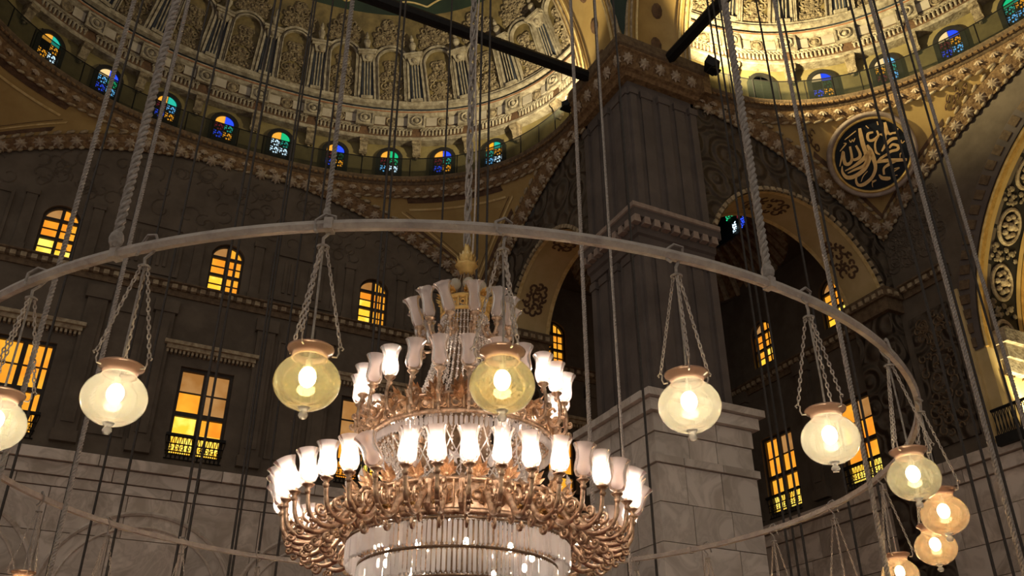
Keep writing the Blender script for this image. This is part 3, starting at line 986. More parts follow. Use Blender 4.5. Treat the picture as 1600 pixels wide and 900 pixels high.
# ------------------------------------------------------------------ drum, windows, half domes
PITCH = 2.165; S0 = 5.62-2*PITCH
BAYS_S = [S0+PITCH*k for k in range(14)]
def sg_meshes():
    d = {}
    hw, h = .46, 1.5
    q = [(0, 0), (hw-.05, 0)]+[((hw-.05)*cos(radians(a)), .36*sin(radians(a))) for a in range(15, 91, 15)]
    for k, (clear, lat) in SG.items():
        d['q'+k] = MB().prism(q, .02).mesh('arch_pane', clear)
        d['l'+k] = MB().bbox(.03, hw-.06, .02, .34, 0, .02).mesh('lattice_pane', lat)
    d['f'] = plate(arch_poly(0, hw+.16, -.1, 1.05, hw+.2), [arch_poly(0, hw-.02, 0, 1.0, hw)], .12, Matrix.Identity(4), 'window_frame', 'shadowed')
    d['b'] = MB().bbox(-hw-.02, hw+.02, -.05, 1.4, -.02, .0).mesh('window_back', 'shadowed')
    d['m'] = MB().bbox(-.025, .025, 0, 1.35, 0, .05).mesh('mullion', 'shadowed')
    return d
SGM = sg_meshes()
def drum_window(key, k, spec, label):
    F = oval_frame(BAYS[key], BAYS_S[k], .02, 23.42)
    F = F @ Matrix.Diagonal((.84, .94, 1, 1))
    o = link(next_window(), SGM['f'], None, F); tag(o, label, kind='structure')
    link('window_back', SGM['b'], o); link('mullion', SGM['m'], o)
    for c, key2 in enumerate(spec[:2]):
        link('arch_pane', SGM['q'+key2], o, Matrix.Translation((0, .98, .03)) @ Matrix.Scale(-1 if c == 0 else 1, 4, (1, 0, 0)))
    for r in range(2):
        for c in range(2):
            kk = spec[2+(1-r)*2+c]
            link('lattice_pane', SGM['l'+kk], o, Matrix.Translation((0 if c else -.43, .22+.38*r, .03)))
    return o
specA = {10: ('amber', 'teal', 'dark', 'orange', 'orange', 'white'), 9: ('cream', 'blue', 'cyan', 'green', 'blue', 'cyan'),
         8: ('amber', 'teal', 'red', 'cyan', 'blue', 'orange'), 7: ('amber', 'blue', 'red', 'teal', 'blue', 'orange'),
         6: ('amber', 'green', 'white', 'teal', 'white', 'white'), 5: ('amber', 'blue', 'red', 'dgreen', 'blue', 'orange'),
         4: ('amber', 'green', 'red', 'green', 'cyan', 'white'), 3: ('amber', 'blue', 'red', 'teal', 'blue', 'orange'),
         2: ('orange', 'teal', 'teal', 'orange', 'cyan', 'white')}
posA = {10: 'leftmost', 9: 'second from the left', 8: 'third from the left', 7: 'fourth from the left', 6: 'fifth from the left', 5: 'sixth from the left',
        4: 'seventh from the left', 3: 'second from the right', 2: 'rightmost'}
specB = {1: ('dark', 'dark', 'dark', 'dark', 'dark', 'dark'), 2: ('cream', 'blue', 'dark', 'dgreen', 'blue', 'orange'),
         3: ('cream', 'cyan', 'orange', 'teal', 'red', 'cyan'), 4: ('cream', 'blue', 'red', 'orange', 'blue', 'cyan'), 5: ('green', 'teal', 'teal', 'orange', 'cyan', 'cyan')}
posB = {1: 'unlit', 2: 'first lit', 3: 'second lit', 4: 'third lit', 5: 'last, at the picture edge'}
for k, sp in specA.items():
    drum_window('A', k, [s if i < 2 or True else s for i, s in enumerate(sp)], 'small stained glass window of the left gallery, %s' % posA[k])
for k, sp in specB.items():
    drum_window('B', k, sp, 'small stained glass window of the right gallery, %s' % posB[k])

def relief_mesh(seed, w_, h_, n, name, m, sym=True):
    """carved foliage: curls and buds inside a w x h field, symmetric about x = 0"""
    r = random.Random(seed); mb = MB()
    for k in range(n):
        x = r.random()*w_/2; y = r.random()*h_
        if y > h_*.55 and x > w_/2*(1-(y-h_*.55)/(h_*.55)): x *= .4
        rad = .08+.10*r.random(); a0 = r.random()*6
        pts = [(rad*cos(a0+q*.75)*(1-.07*q), rad*sin(a0+q*.75)*(1-.07*q), .03) for q in range(7)]
        for s in ((-1, 1) if sym else (1,)):
            mb.tube([(s*(x+p[0]), y+p[1], p[2]) for p in pts], .035, 4)
            if k % 3 == 0: mb.sphere((s*x, y, .05), .07, 6, 4)
    return mb.mesh(name, m)
ME = {}
ME['arch'] = None
def half_dome_parts():
    # arched niche moulding: jambs + stepped half rings
    mb = MB()
    for rr, t, d in ((.70, .09, .16), (.60, .06, .10), (.53, .045, .20)):
        prof = []
        n = 18
        for i in range(n):
            a0, a1 = pi*i/n, pi*(i+1)/n
            vs = []
            for a in (a0, a1):
                for r2 in (rr-t/2, rr+t/2):
                    for z in (0, d): vs.append((r2*cos(a), 1.75+r2*sin(a)*.95, z))
            mb.add(vs, [(1, 3, 7, 5), (0, 4, 5, 1), (2, 3, 7, 6), (0, 1, 3, 2), (4, 5, 7, 6)])
        mb.bbox(-rr-t/2, -rr+t/2, 0, 1.75, 0, d); mb.bbox(rr-t/2, rr+t/2, 0, 1.75, 0, d)
    ME['arch'] = mb.mesh('niche_arch', 'stucco')
    ME['field'] = MB().add([(x, y, -.02) for x, y in arch_poly(0, .53, 0, 1.75, .53, 12)], [tuple(range(15))]).mesh('niche_field', 'domeochre')
    ME['relief'] = relief_mesh(4, .85, 1.75, 46, 'niche_relief', 'stucco2')
    ME['crest'] = relief_mesh(9, 1.25, .85, 44, 'crest_relief', 'stucco2')
    # fluted colonnette with base, capital
    mb = MB()
    for k in range(3):
        x = -.12+.12*k
        mb.tube([(x, .12, .16), (x, 1.68, .16)], .03, 5)
    mb.bbox(-.24, .24, 0, .12, 0, .26); mb.bbox(-.22, .22, .06, .14, 0, .24)
    mb.add(*[[(-.18, 1.66, .05), (.18, 1.66, .05), (.27, 1.95, .0), (-.27, 1.95, .0), (-.18, 1.66, .22), (.18, 1.66, .22), (.27, 1.95, .34), (-.27, 1.95, .34)],
             [(4, 5, 6, 7), (0, 4, 7, 3), (1, 2, 6, 5), (3, 7, 6, 2), (0, 1, 5, 4)]])
    mb.sphere((0, 1.80, .26), .12, 8, 5)
    ME['column'] = mb.mesh('colonnette', 'stucco')
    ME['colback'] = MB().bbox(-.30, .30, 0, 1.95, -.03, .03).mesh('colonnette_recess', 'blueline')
    ME['entab'] = MB().bbox(-.36, .36, 0, .14, 0, .36).bbox(-.40, .40, .10, .18, 0, .42).mesh('impost_block', 'stucco')
    # pedestal urn standing on the entablature block
    M = Matrix.Rotation(-pi/2, 4, 'X')
    mb = MB().lathe([(.0, 0), (.16, 0), (.16, .06), (.09, .12), (.15, .34), (.13, .44), (.07, .50), (.09, .62), (.03, .78), (0, .8)], 10,
                    Matrix.Translation((0, 0, .16)) @ Matrix.Rotation(-pi/2, 4, 'X') @ Matrix.Scale(-1, 4, (0, 0, 1)) if False else Matrix(((1, 0, 0, 0), (0, 0, 1, 0), (0, 1, 0, .16), (0, 0, 0, 1))))
    ME['urn'] = mb.mesh('urn', 'stucco')
    # frieze: cream panels, medallion, leaf strip
    ME['panel'] = MB().bbox(-.22, .22, -.2, .2, 0, .04).mesh('frieze_panel', 'tan')
    mb = MB().ring(.20, .045, 16, 5); mb.sphere((0, 0, .02), .12, 8, 5, (1, 1, .7)); mb.sphere((0, 0, 0), .17, 8, 4, (1, 1, .25))
    ME['medal'] = mb.mesh('medallion', 'stucco2')
    mb = MB()
    for k in range(12):
        x = -.82+k*.149
        mb.sphere((x, 0, 0), 1, 6, 4, (.055, .19, .07)); mb.ring(.06, .02, 8, 4, Matrix.Translation((x, .12, .04)))
    ME['leaf'] = mb.mesh('leaf_strip', 'stucco')
    # projecting bracket block, with hanging console under it
    mb = frame_mb(.36, .34, .07, .10); mb.bbox(-.30, .30, -.30, .30, 0, .04); mb.ring(.20, .05, 14, 5, Matrix.Translation((0, .02, .08))); mb.sphere((0, .02, .06), .11, 8, 5)
    ME['bracket'] = mb.mesh('bracket_block', 'stucco')
    mb = MB().add([(-.17, 0, 0), (.17, 0, 0), (.17, 0, .42), (-.17, 0, .42), (-.13, -.62, 0), (.13, -.62, 0), (.13, -.62, .12), (-.13, -.62, .12)],
                  [(0, 1, 2, 3), (4, 7, 6, 5), (0, 4, 5, 1), (1, 5, 6, 2), (2, 6, 7, 3), (3, 7, 4, 0)])
    mb.tube([(-.17, -.10, .34), (.17, -.10, .34)], .11, 8); mb.tube([(-.16, -.52, .12), (.16, -.52, .12)], .08, 8); mb.sphere((0, -.68, .06), .07, 6, 4)
    ME['console'] = mb.mesh('hanging_console', 'stucco2')
half_dome_parts()
PH0 = radians(13.0)
def half_dome(key, label, name, kmax):
    fn = BAYS[key]
    # shell: ochre belt with the niches, then the dark green bowl
    phs = [radians(11+4*i) for i in range(8)]
    N = 90
    shell = MB().grid([[dome_pt(fn, RTOT*i/N, p) for i in range(N+1)] for p in [radians(36+54*j/10) for j in range(11)]])
    o = struct(name, shell, 'domegreen', label, True)
    put('niche_belt', MB().grid([[dome_pt(fn, RTOT*i/N, p) for i in range(N+1)] for p in [radians(10+26.2*j/6) for j in range(7)]]), 'domeochre', o, smooth=True)
    put('drum_wall', sweep_oval(fn, [(0, ZR+.5), (0, 25.05)]), 'drum', o)
    ent = [(0, 25.0), (.36, 25.0), (.40, 25.04), (.38, 25.16), (.28, 25.20), (.22, 25.72), (.28, 25.76), (.20, 25.80), (.20, 26.28), (.30, 26.32), (.42, 26.42), (.42, 26.50), (.28, 26.54)]
    put('entablature', sweep_oval(fn, ent), 'stucco', o)
    put('frieze_ground', sweep_oval(fn, [(.215, 25.79), (.215, 26.27)]), 'umber', o)
    put('leaf_ground', sweep_oval(fn, [(.29, 25.22), (.235, 25.70)]), 'umber', o)
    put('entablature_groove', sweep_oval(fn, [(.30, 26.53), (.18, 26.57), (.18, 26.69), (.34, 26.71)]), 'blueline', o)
    put('entablature_cornice', sweep_oval(fn, [(.30, 26.69), (.46, 26.74), (.48, 26.82), (.40, 26.86), (.44, 26.98), (.10, 27.06), (.0, 27.06)]), 'stucco', o)
    put('red_fillet', sweep_oval(fn, [(.43, 26.39), (.435, 26.44)]), 'red', o)
    gl = MB()
    wav = [dome_pt(fn, RTOT*i/280, radians(38.0+1.5*abs(sin(pi*(RTOT*i/280-S0)/PITCH))), .03) for i in range(281)]
    gl.tube(wav, .04, 4)
    put('wavy_gilt_edge', gl, 'goldline', o)
    for k, s in enumerate(BAYS_S):
        if k > kmax: continue
        F = dome_frame(fn, s, PH0+radians(7.2), .10) @ Matrix.Translation((0, -1.22, 0))
        for nm, key2 in (('niche_field', 'field'), ('niche_arch', 'arch'), ('niche_relief', 'relief')):
            link(nm, ME[key2], o, F @ Matrix.Translation((0, .05, 0)))
        link('crest_relief', ME['crest'], o, dome_frame(fn, s, PH0+radians(18.0), .06) @ Matrix.Translation((0, -.42, 0)))
        link('medallion', ME['medal'], o, oval_frame(fn, s, .24, 26.04))
        for dx in (-.48, .48):
            link('frieze_panel', ME['panel'], o, oval_frame(fn, s+dx, .235, 26.04))
        link('leaf_strip', ME['leaf'], o, oval_frame(fn, s, .29, 25.46))
        sc = s+PITCH/2
        if sc > RTOT: continue
        F = dome_frame(fn, sc, PH0+radians(5.9), .08) @ Matrix.Translation((0, -.98, 0))
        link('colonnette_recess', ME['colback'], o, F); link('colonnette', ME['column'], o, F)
        F2 = dome_frame(fn, sc, PH0+radians(14.0), .08) @ Matrix.Translation((0, -.35, 0))
        link('impost_block', ME['entab'], o, F2); link('urn', ME['urn'], o, F2 @ Matrix.Translation((0, .18, 0)))
        link('bracket_block', ME['bracket'], o, oval_frame(fn, sc, .32, 26.0))
        link('hanging_console', ME['console'], o, oval_frame(fn, sc, .02, 25.0))
    return o
domeA = half_dome('A', 'left half dome with stucco niches and a dark green bowl', 'ceiling_half_dome_left', 11)
domeB = half_dome('B', 'right half dome with floodlit yellow stucco niches', 'ceiling_half_dome_right', 8)

# ------------------------------------------------------------------ great arches and the dark pendentive between them
def great_arch(key, label, name):
    fn = BAYS[key]; zc, R = 23.25, 10.0
    al = [pi*i/72 for i in range(73)]
    def P(a, r, v): return fn(r*cos(a), v, zc+r*sin(a))
    prof = [(R+.9, A0-.02), (R+.02, A0-.02), (R-.12, A0+.05), (R-.12, A0+.35), (R, A0+.40), (R, PB-.40), (R-.12, PB-.35), (R-.12, PB-.05), (R+.02, PB+.02), (R+.9, PB+.02)]
    o = struct(name, MB().grid([[P(a, r, v) for a in al] for r, v in prof]), 'ochre', label, True)
    for v in (A0+.02, A0+.2, A0+.42, PB-.42, PB-.2, PB-.02):
        put('arch_bead', MB().tube([P(a, R-.14, v) for a in al], .05, 5), 'goldline' if abs(v-11.3) < 1 else 'trim', o)
    mb = MB()
    for k in range(22):
        a = radians(5+k*8); x = (P(a+.01, R, 11.3)-P(a-.01, R, 11.3)).normalized()
        p = P(a, R-.02, 11.3); y = fn(0, 1, 0)-fn(0, 0, 0); F = frame(p, x, y, x.cross(y))
        mb.sphere((0, 0, 0), 1, 10, 4, (.32, .22, .03), F)
    put('painted_scroll', mb, 'umber', o)
    return o
great_arch('A', 'ochre soffit of the great arch framing the left half dome', 'great_arch')
great_arch('B', 'ochre soffit of the great arch framing the right half dome', 'great_arch')
rows = []
for j in range(9):
    row = []
    for i in range(25):
        lam = radians(6+78*i/24); rm = min(10/cos(lam), 10/sin(lam))-.01
        r = rm-(rm-7.5)*j/8 if rm > 7.5 else rm
        row.append(Vector((r*cos(lam), r*sin(lam), 23.3+sqrt(max(0, 200-r*r)))))
    rows.append(row)
struct('dome_pendentive', MB().grid(rows), 'domegreen', 'dark pendentive between the two great arches above the pier', True)

# ------------------------------------------------------------------ corner bay dome seen through the right-hand small arch
cx, cy = 16.4, 16.4
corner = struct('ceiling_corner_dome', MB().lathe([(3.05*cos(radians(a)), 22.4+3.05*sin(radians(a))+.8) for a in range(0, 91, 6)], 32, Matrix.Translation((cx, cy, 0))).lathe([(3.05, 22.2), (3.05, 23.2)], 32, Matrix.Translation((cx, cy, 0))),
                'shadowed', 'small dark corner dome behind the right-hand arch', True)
put('ribbed_cove', MB().lathe([(4.3, 20.4), (3.9, 21.1), (3.3, 21.9), (3.0, 22.2), (2.95, 22.3), (3.1, 22.3)], 48, Matrix.Translation((cx, cy, 0))), 'band', corner, smooth=True)
for k in range(44):
    a = 2*pi*k/44
    c_, s_ = cos(a), sin(a)
    put('cove_rib', MB().tube([(cx+r*c_, cy+r*s_, z) for r, z in ((4.2, 20.45), (3.82, 21.1), (3.22, 21.9), (2.93, 22.2))], [.13, .12, .10, .09], 5), 'trim', corner)
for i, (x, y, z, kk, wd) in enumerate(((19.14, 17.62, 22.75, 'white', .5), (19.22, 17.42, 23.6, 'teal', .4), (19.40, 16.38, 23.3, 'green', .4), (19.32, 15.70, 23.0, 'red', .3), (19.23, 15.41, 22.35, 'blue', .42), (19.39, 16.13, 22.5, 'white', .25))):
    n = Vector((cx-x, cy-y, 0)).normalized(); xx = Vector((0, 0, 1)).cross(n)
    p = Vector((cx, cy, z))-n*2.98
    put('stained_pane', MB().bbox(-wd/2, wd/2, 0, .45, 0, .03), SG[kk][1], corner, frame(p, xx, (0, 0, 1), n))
# plain vault closing the bay around the cove
vt = plate([(11.5, 11.5), (W+.6, 11.5), (W+.6, W+.6), (11.5, W+.6)], [[(cx+4.25*cos(2*pi*k/40), cy+4.25*sin(2*pi*k/40)) for k in range(40)]], .3, Matrix.Translation((0, 0, 20.4)), 'ceiling_corner', 'plaster')
tag(link('ceiling_corner', vt), 'plain brown vault around the small corner dome', kind='structure')

# ------------------------------------------------------------------ gilded niche at the right edge
al = [pi*i/60 for i in range(61)]
def NP(a, r, d): return Vector((W+d, r*cos(a), AZ+r*sin(a)))
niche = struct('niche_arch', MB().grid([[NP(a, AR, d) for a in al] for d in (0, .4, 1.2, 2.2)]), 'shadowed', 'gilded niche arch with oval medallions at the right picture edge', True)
for d0, d1, m, rr in ((-.06, .22, 'gold', .05), (.22, .42, 'ochre', .03), (1.75, 1.95, 'ochre', .03), (1.95, 2.26, 'gold', .05)):
    put('gilt_moulding', MB().grid([[NP(a, AR-rr, d) for a in al] for d in (d0, (d0+d1)/2, d1)]), m, niche)
put('gilt_moulding', MB().tube([NP(a, AR-.06, .0) for a in al], .06, 6), 'gold', niche)
mb = MB()
for a in [pi*(i+.5)/50 for i in range(50)]:
    F = frame(NP(a, AR+.38, -.04), (0, -sin(a), cos(a)), (0, cos(a), sin(a)), (-1, 0, 0))
    mb.box((0, 0, 0), (.30, .34, .12), F)
stuff(put('architrave_blocks', mb, 'trimdark', niche))
put('architrave', MB().grid([[NP(a, AR+q, -.05) for a in al] for q in (.02, .62)]), 'pier', niche)
mb = MB().ring(.44, .06, 22, 6, Matrix.Diagonal((1.25, 1, 1, 1)))
for k in range(8):
    mb.sphere((.26*cos(k*pi/4)*1.2, .24*sin(k*pi/4), .03), .10, 6, 4)
mb.sphere((0, 0, .05), .15, 8, 5)
me_oval = mb.mesh('oval_medallion', 'trim')
mb = MB(); rr_ = random.Random(3)
for k in range(26):
    mb.sphere((rr_.uniform(-.25, .25), rr_.uniform(-.55, .55), .02), rr_.uniform(.05, .10), 6, 4, (1, 1, .6))
me_bunch = mb.mesh('foliage_relief', 'stucco2')
for k in range(13):
    a = radians(4+14.2*k)
    n = -Vector((0, cos(a), sin(a))); x = Vector((0, -sin(a), cos(a)))
    link('oval_medallion', me_oval, niche, frame(NP(a, AR-.04, 1.08), x, n.cross(x), n))
    a2 = a+radians(7.1)
    n = -Vector((0, cos(a2), sin(a2))); x = Vector((0, -sin(a2), cos(a2)))
    link('foliage_relief', me_bunch, niche, frame(NP(a2, AR-.03, 1.08), x, n.cross(x), n))
# niche interior: apse wall, capital cornice, jamb pilaster
put('jamb_pilaster', MB().bbox(W-.01, W+2.2, AR-.03, AR+.7, 0, AZ+.05).bbox(W+.3, W+.9, AR-.12, AR, 9.6, AZ-.9).bbox(W+1.2, W+2.0, AR-.12, AR, 9.6, AZ-.9), 'ochre2', niche)
put('impost_cornice', MB().bbox(W+.35, W+2.6, AR-.5, AR+.3, AZ+.1, AZ+.55).bbox(W+.45, W+2.6, AR-.35, AR+.3, AZ-.35, AZ+.1).bbox(W+.5, W+2.6, AR-.25, AR+.3, AZ-.8, AZ-.35), 'stucco', niche)
tb = [pi/2*i/16 for i in range(17)]
put('apse_wall', MB().grid([[Vector((W+2.2+6.8*sin(t), 6.8*cos(t), z)) for t in [pi*i/32 for i in range(33)]] for z in (0, 7, 14.2)]), 'ochre2', niche, smooth=True)
put('apse_vault', MB().grid([[Vector((W+2.2+6.8*cos(p)*sin(t), 6.8*cos(p)*cos(t), 14.2+6.8*sin(p))) for t in [pi*i/32 for i in range(33)]] for p in tb]), 'ochre', niche, smooth=True)
put('apse_rim', MB().grid([[NP(a, q, 2.21) for a in al] for q in (6.7, 7.5)]), 'ochre', niche)
put('apse_side', MB().bbox(W+2.2, W+2.5, 6.6, 8.0, 0, 14.3), 'ochre2', niche)
# balcony at its foot
put('balcony', MB().bbox(W-.5, W+2.4, AR-2.6, AR+.15, 10.45, 10.75), 'shadowed', niche)
rl = MB()
for k in range(24):
    y = AR+.1-k*.11
    rl.tube([(W-.42, y, 10.7), (W-.42, y-.08, 11.5)], .018, 4); rl.tube([(W-.42, y-.08, 10.7), (W-.42, y, 11.5)], .018, 4)
rl.tube([(W-.42, AR+.12, 11.5), (W-.42, AR-2.6, 11.5)], .05, 5)
put('balcony_railing', rl, 'iron', niche)

# ================================================================== OBJECTS
# ------------------------------------------------------------------ calligraphy roundel
rn = Vector((-.51, -.547, -.668)).normalized()
rx = (rgt-rn*rgt.dot(rn)).normalized()
RF = frame(Vector((18.80, 8.44, 21.02))+rn*.22, rx, rn.cross(rx), rn)
rd = thing('calligraphy_roundel', 'navy disc with gilt Arabic calligraphy in a moulded frame', 'roundel')
rd.matrix_world = RF
def lath(prof): return MB().lathe(prof, 64)
put('disc', lath([(0, -.02), (1.24, -.02), (1.24, -.3), (0, -.3)]), 'navy', rd)
put('outer_frame', lath([(1.46, -.3), (1.46, .02), (1.42, .07), (1.36, .08), (1.33, .03), (1.30, .03), (1.30, -.3)]), 'greymould', rd, smooth=True)
put('inner_frame', lath([(1.30, .03), (1.27, .06), (1.23, .05), (1.20, .0), (1.20, -.1)]), 'gold', rd, smooth=True)
def stroke(pts):
    """calligraphic ribbon: (x, y, width) in picture units of the disc, smoothed, slightly raised"""
    P = [Vector(((x-472)/367*1.2, (442-y)/345*1.2)) for x, y, w_ in pts]; Wd = [w_/367*1.2*.5 for _, _, w_ in pts]
    S, SW = [], []
    n = len(P)
    for i in range(n-1):
        p0, p1, p2, p3 = P[max(0, i-1)], P[i], P[i+1], P[min(n-1, i+2)]
        for k in range(6):
            t = k/6
            S.append(.5*((2*p1)+(p2-p0)*t+(2*p0-5*p1+4*p2-p3)*t*t+(3*p1-p0-3*p2+p3)*t**3)); SW.append(Wd[i]+(Wd[i+1]-Wd[i])*t)
    S.append(P[-1]); SW.append(Wd[-1])
    L, R_ = [], []
    for i in range(len(S)):
        t = (S[min(i+1, len(S)-1)]-S[max(i-1, 0)])
        t = t.normalized() if t.length > 1e-6 else Vector((1, 0))
        nn = Vector((-t.y, t.x))*SW[i]
        L.append(S[i]+nn); R_.append(S[i]-nn)
    rows = [[Vector((q.x, q.y, z)) for q in side] for side, z in ((L, -.03), (L, .02), (R_, .02), (R_, -.03))]
    return MB().grid(rows)
STR = [[(325, 185, 26), (345, 260, 40), (375, 350, 42), (410, 430, 42), (425, 500, 42), (395, 550, 34), (310, 590, 22), (245, 625, 8)],
       [(412, 345, 18), (450, 400, 44), (490, 480, 42), (515, 570, 32), (490, 660, 30), (420, 728, 36), (362, 738, 30), (334, 690, 20), (345, 640, 8)],
       [(185, 555, 8), (192, 615, 24), (240, 665, 40), (310, 657, 42), (390, 600, 42), (432, 530, 40), (455, 430, 44)],
       [(218, 602, 8), (300, 555, 26), (380, 490, 42), (455, 395, 40)],
       [(160, 560, 8), (170, 490, 16), (182, 415, 22), (195, 480, 30), (215, 532, 36), (255, 530, 32), (275, 480, 26), (245, 362, 20)],
       [(272, 480, 20), (300, 492, 26), (345, 470, 32), (350, 430, 28), (303, 352, 18)],
       [(460, 222, 18), (412, 240, 26), (420, 295, 26), (462, 300, 28), (512, 258, 22), (495, 205, 14)],
       [(512, 258, 20), (490, 330, 15), (506, 412, 22), (545, 435, 12)],
       [(565, 125, 22), (585, 200, 36), (580, 245, 30), (525, 240, 14)], [(578, 245, 24), (590, 305, 14)],
       [(590, 190, 12), (618, 235, 24), (650, 228, 18), (680, 222, 18), (697, 182, 8)],
       [(722, 278, 22), (655, 283, 32), (602, 330, 32), (562, 405, 12)],
       [(632, 372, 16), (660, 338, 26), (715, 350, 28), (712, 385, 28), (650, 405, 26), (585, 455, 12)],
       [(525, 515, 14), (600, 495, 38), (700, 488, 38), (812, 480, 26)], [(525, 515, 16), (560, 472, 26), (620, 430, 20)],
       [(705, 492, 30), (640, 532, 30), (598, 572, 20), (606, 630, 20)], [(556, 630, 12), (588, 662, 36), (640, 668, 42), (672, 660, 22)],
       [(188, 300, 6), (240, 255, 9), (290, 213, 7)], [(150, 412, 7), (185, 365, 12), (205, 335, 10), (180, 335, 8)],
       [(232, 300, 7), (250, 322, 8), (264, 298, 7), (276, 316, 8), (288, 282, 7)], [(440, 600, 7), (402, 650, 8), (386, 705, 6)],
       [(490, 702, 6), (530, 688, 15), (498, 715, 8), (506, 755, 5)], [(698, 572, 8), (748, 560, 9), (696, 602, 9), (702, 636, 8), (736, 632, 6)],
       [(738, 292, 7), (750, 322, 9), (772, 302, 6)], [(736, 432, 6), (768, 404, 11), (744, 432, 7), (746, 462, 5)], [(382, 160, 8), (412, 186, 10)], [(488, 118, 9), (502, 152, 10)]]
for st in STR: put('letter_stroke', stroke(st), 'letter', rd)

# ------------------------------------------------------------------ iron tie beams
def beam(p0, p1, label):
    o = thing('iron_tie_beam', label, 'beam', ((p0[0]+p1[0])/2, (p0[1]+p1[1])/2, p0[2]), group='tie beams between the piers')
    a = Vector(p0)-Vector(o.location); b = Vector(p1)-Vector(o.location)
    put('bar', MB().tube([a, b], .20, 8), 'iron', o)
    mb = MB()
    for q, d in ((a, (b-a).normalized()), (b, (a-b).normalized())):
        mb.tube([q-d*.5, q+d*.35], .30, 8)
    put('anchor_sleeve', mb, 'iron', o)
    return o
beam((10.05, 11.3, 23.0), (-10.05, 11.3, 23.0), 'black iron tie beam crossing in front of the left half dome')
beam((11.3, 10.05, 23.0), (11.3, -10.05, 23.0), 'black iron tie beam crossing the corner of the right half dome')

# ------------------------------------------------------------------ floodlights that wash the half domes and the niche
def floodlight(loc, aim, power, label, col, size=1.0, spot=radians(120), blend=.6):
    loc = Vector(loc); d = (Vector(aim)-loc).normalized()
    o = thing('floodlight', label, 'floodlight', loc, group='floodlights')
    x = d.cross(Vector((0, 0, 1))).normalized(); y = x.cross(d)*-1
    F = frame((0, 0, .30*size), x, d.cross(x), d)
    put('housing', MB().add([(-.24, -.18, -.22), (.24, -.18, -.22), (.24, .18, -.22), (-.24, .18, -.22), (-.30, -.24, .05), (.30, -.24, .05), (.30, .24, .05), (-.30, .24, .05)],
        [(3, 2, 1, 0), (0, 1, 5, 4), (1, 2, 6, 5), (2, 3, 7, 6), (3, 0, 4, 7)], F @ Matrix.Scale(size, 4)), 'black', o)
    put('lens', MB().bbox(-.27, .27, -.21, .21, .02, .035, F @ Matrix.Scale(size, 4)), emit('flood_lens', col, 6), o)
    put('stand', MB().bbox(-.2, .2, -.14, .14, 0, .06).bbox(-.03, .03, -.03, .03, 0, .3), 'black', o)
    ld = bpy.data.lights.new('flood_beam', 'SPOT'); ld.energy = power; ld.color = col; ld.spot_size = spot; ld.spot_blend = blend
    ld.shadow_soft_size = .12
    lo = bpy.data.objects.new('flood_beam', ld); COL.objects.link(lo); lo.parent = o
    lo.matrix_local = frame(Vector((0, 0, .30*size))+d*.14*size, x, d.cross(x)*-1, -d)
    return o
FC = (1.0, .83, .42)
floodlight((9.35, 12.75, 22.68), (6.5, 14.6, 30.0), FLOOD_A, 'black floodlight hidden behind the left gallery rail', (1, .85, .50), .7, radians(150), .35)
floodlight((12.75, 8.95, 22.68), (17.6, 5.6, 28.5), FLOOD_B, 'black floodlight on the right gallery beside the pier', FC, 1.0, radians(150))
floodlight((20.9, 6.7, 10.78), (23.0, 6.6, 14.5), FLOOD_APSE, 'black floodlight on the niche balcony, left one', FC, 1.0, radians(110))
floodlight((20.9, 5.5, 10.78), (24.5, 4.0, 15.0), FLOOD_APSE, 'black floodlight on the niche balcony, right one', FC, 1.0, radians(110))

# ------------------------------------------------------------------ lamp ring
RZ, RR = 4.62, 4.52
ringo = thing('lamp_ring', 'large pale iron hoop that carries the globe lamps', 'hoop', (0, 0, RZ-.04))
put('hoop', MB().lathe([(RR-.027, .015), (RR+.012, .01), (RR+.030, .04), (RR+.018, .07), (RR-.024, .068), (RR-.027, .015)], 160), 'ring', ringo)
for a in (-138.4, -84.6, -120.7, 20, 80):
    put('clamp', MB().box((0, 0, 0), (.075, .05, .075)), 'ring', ringo, Matrix.Rotation(radians(a), 4, 'Z') @ Matrix.Translation((RR, 0, .04)))

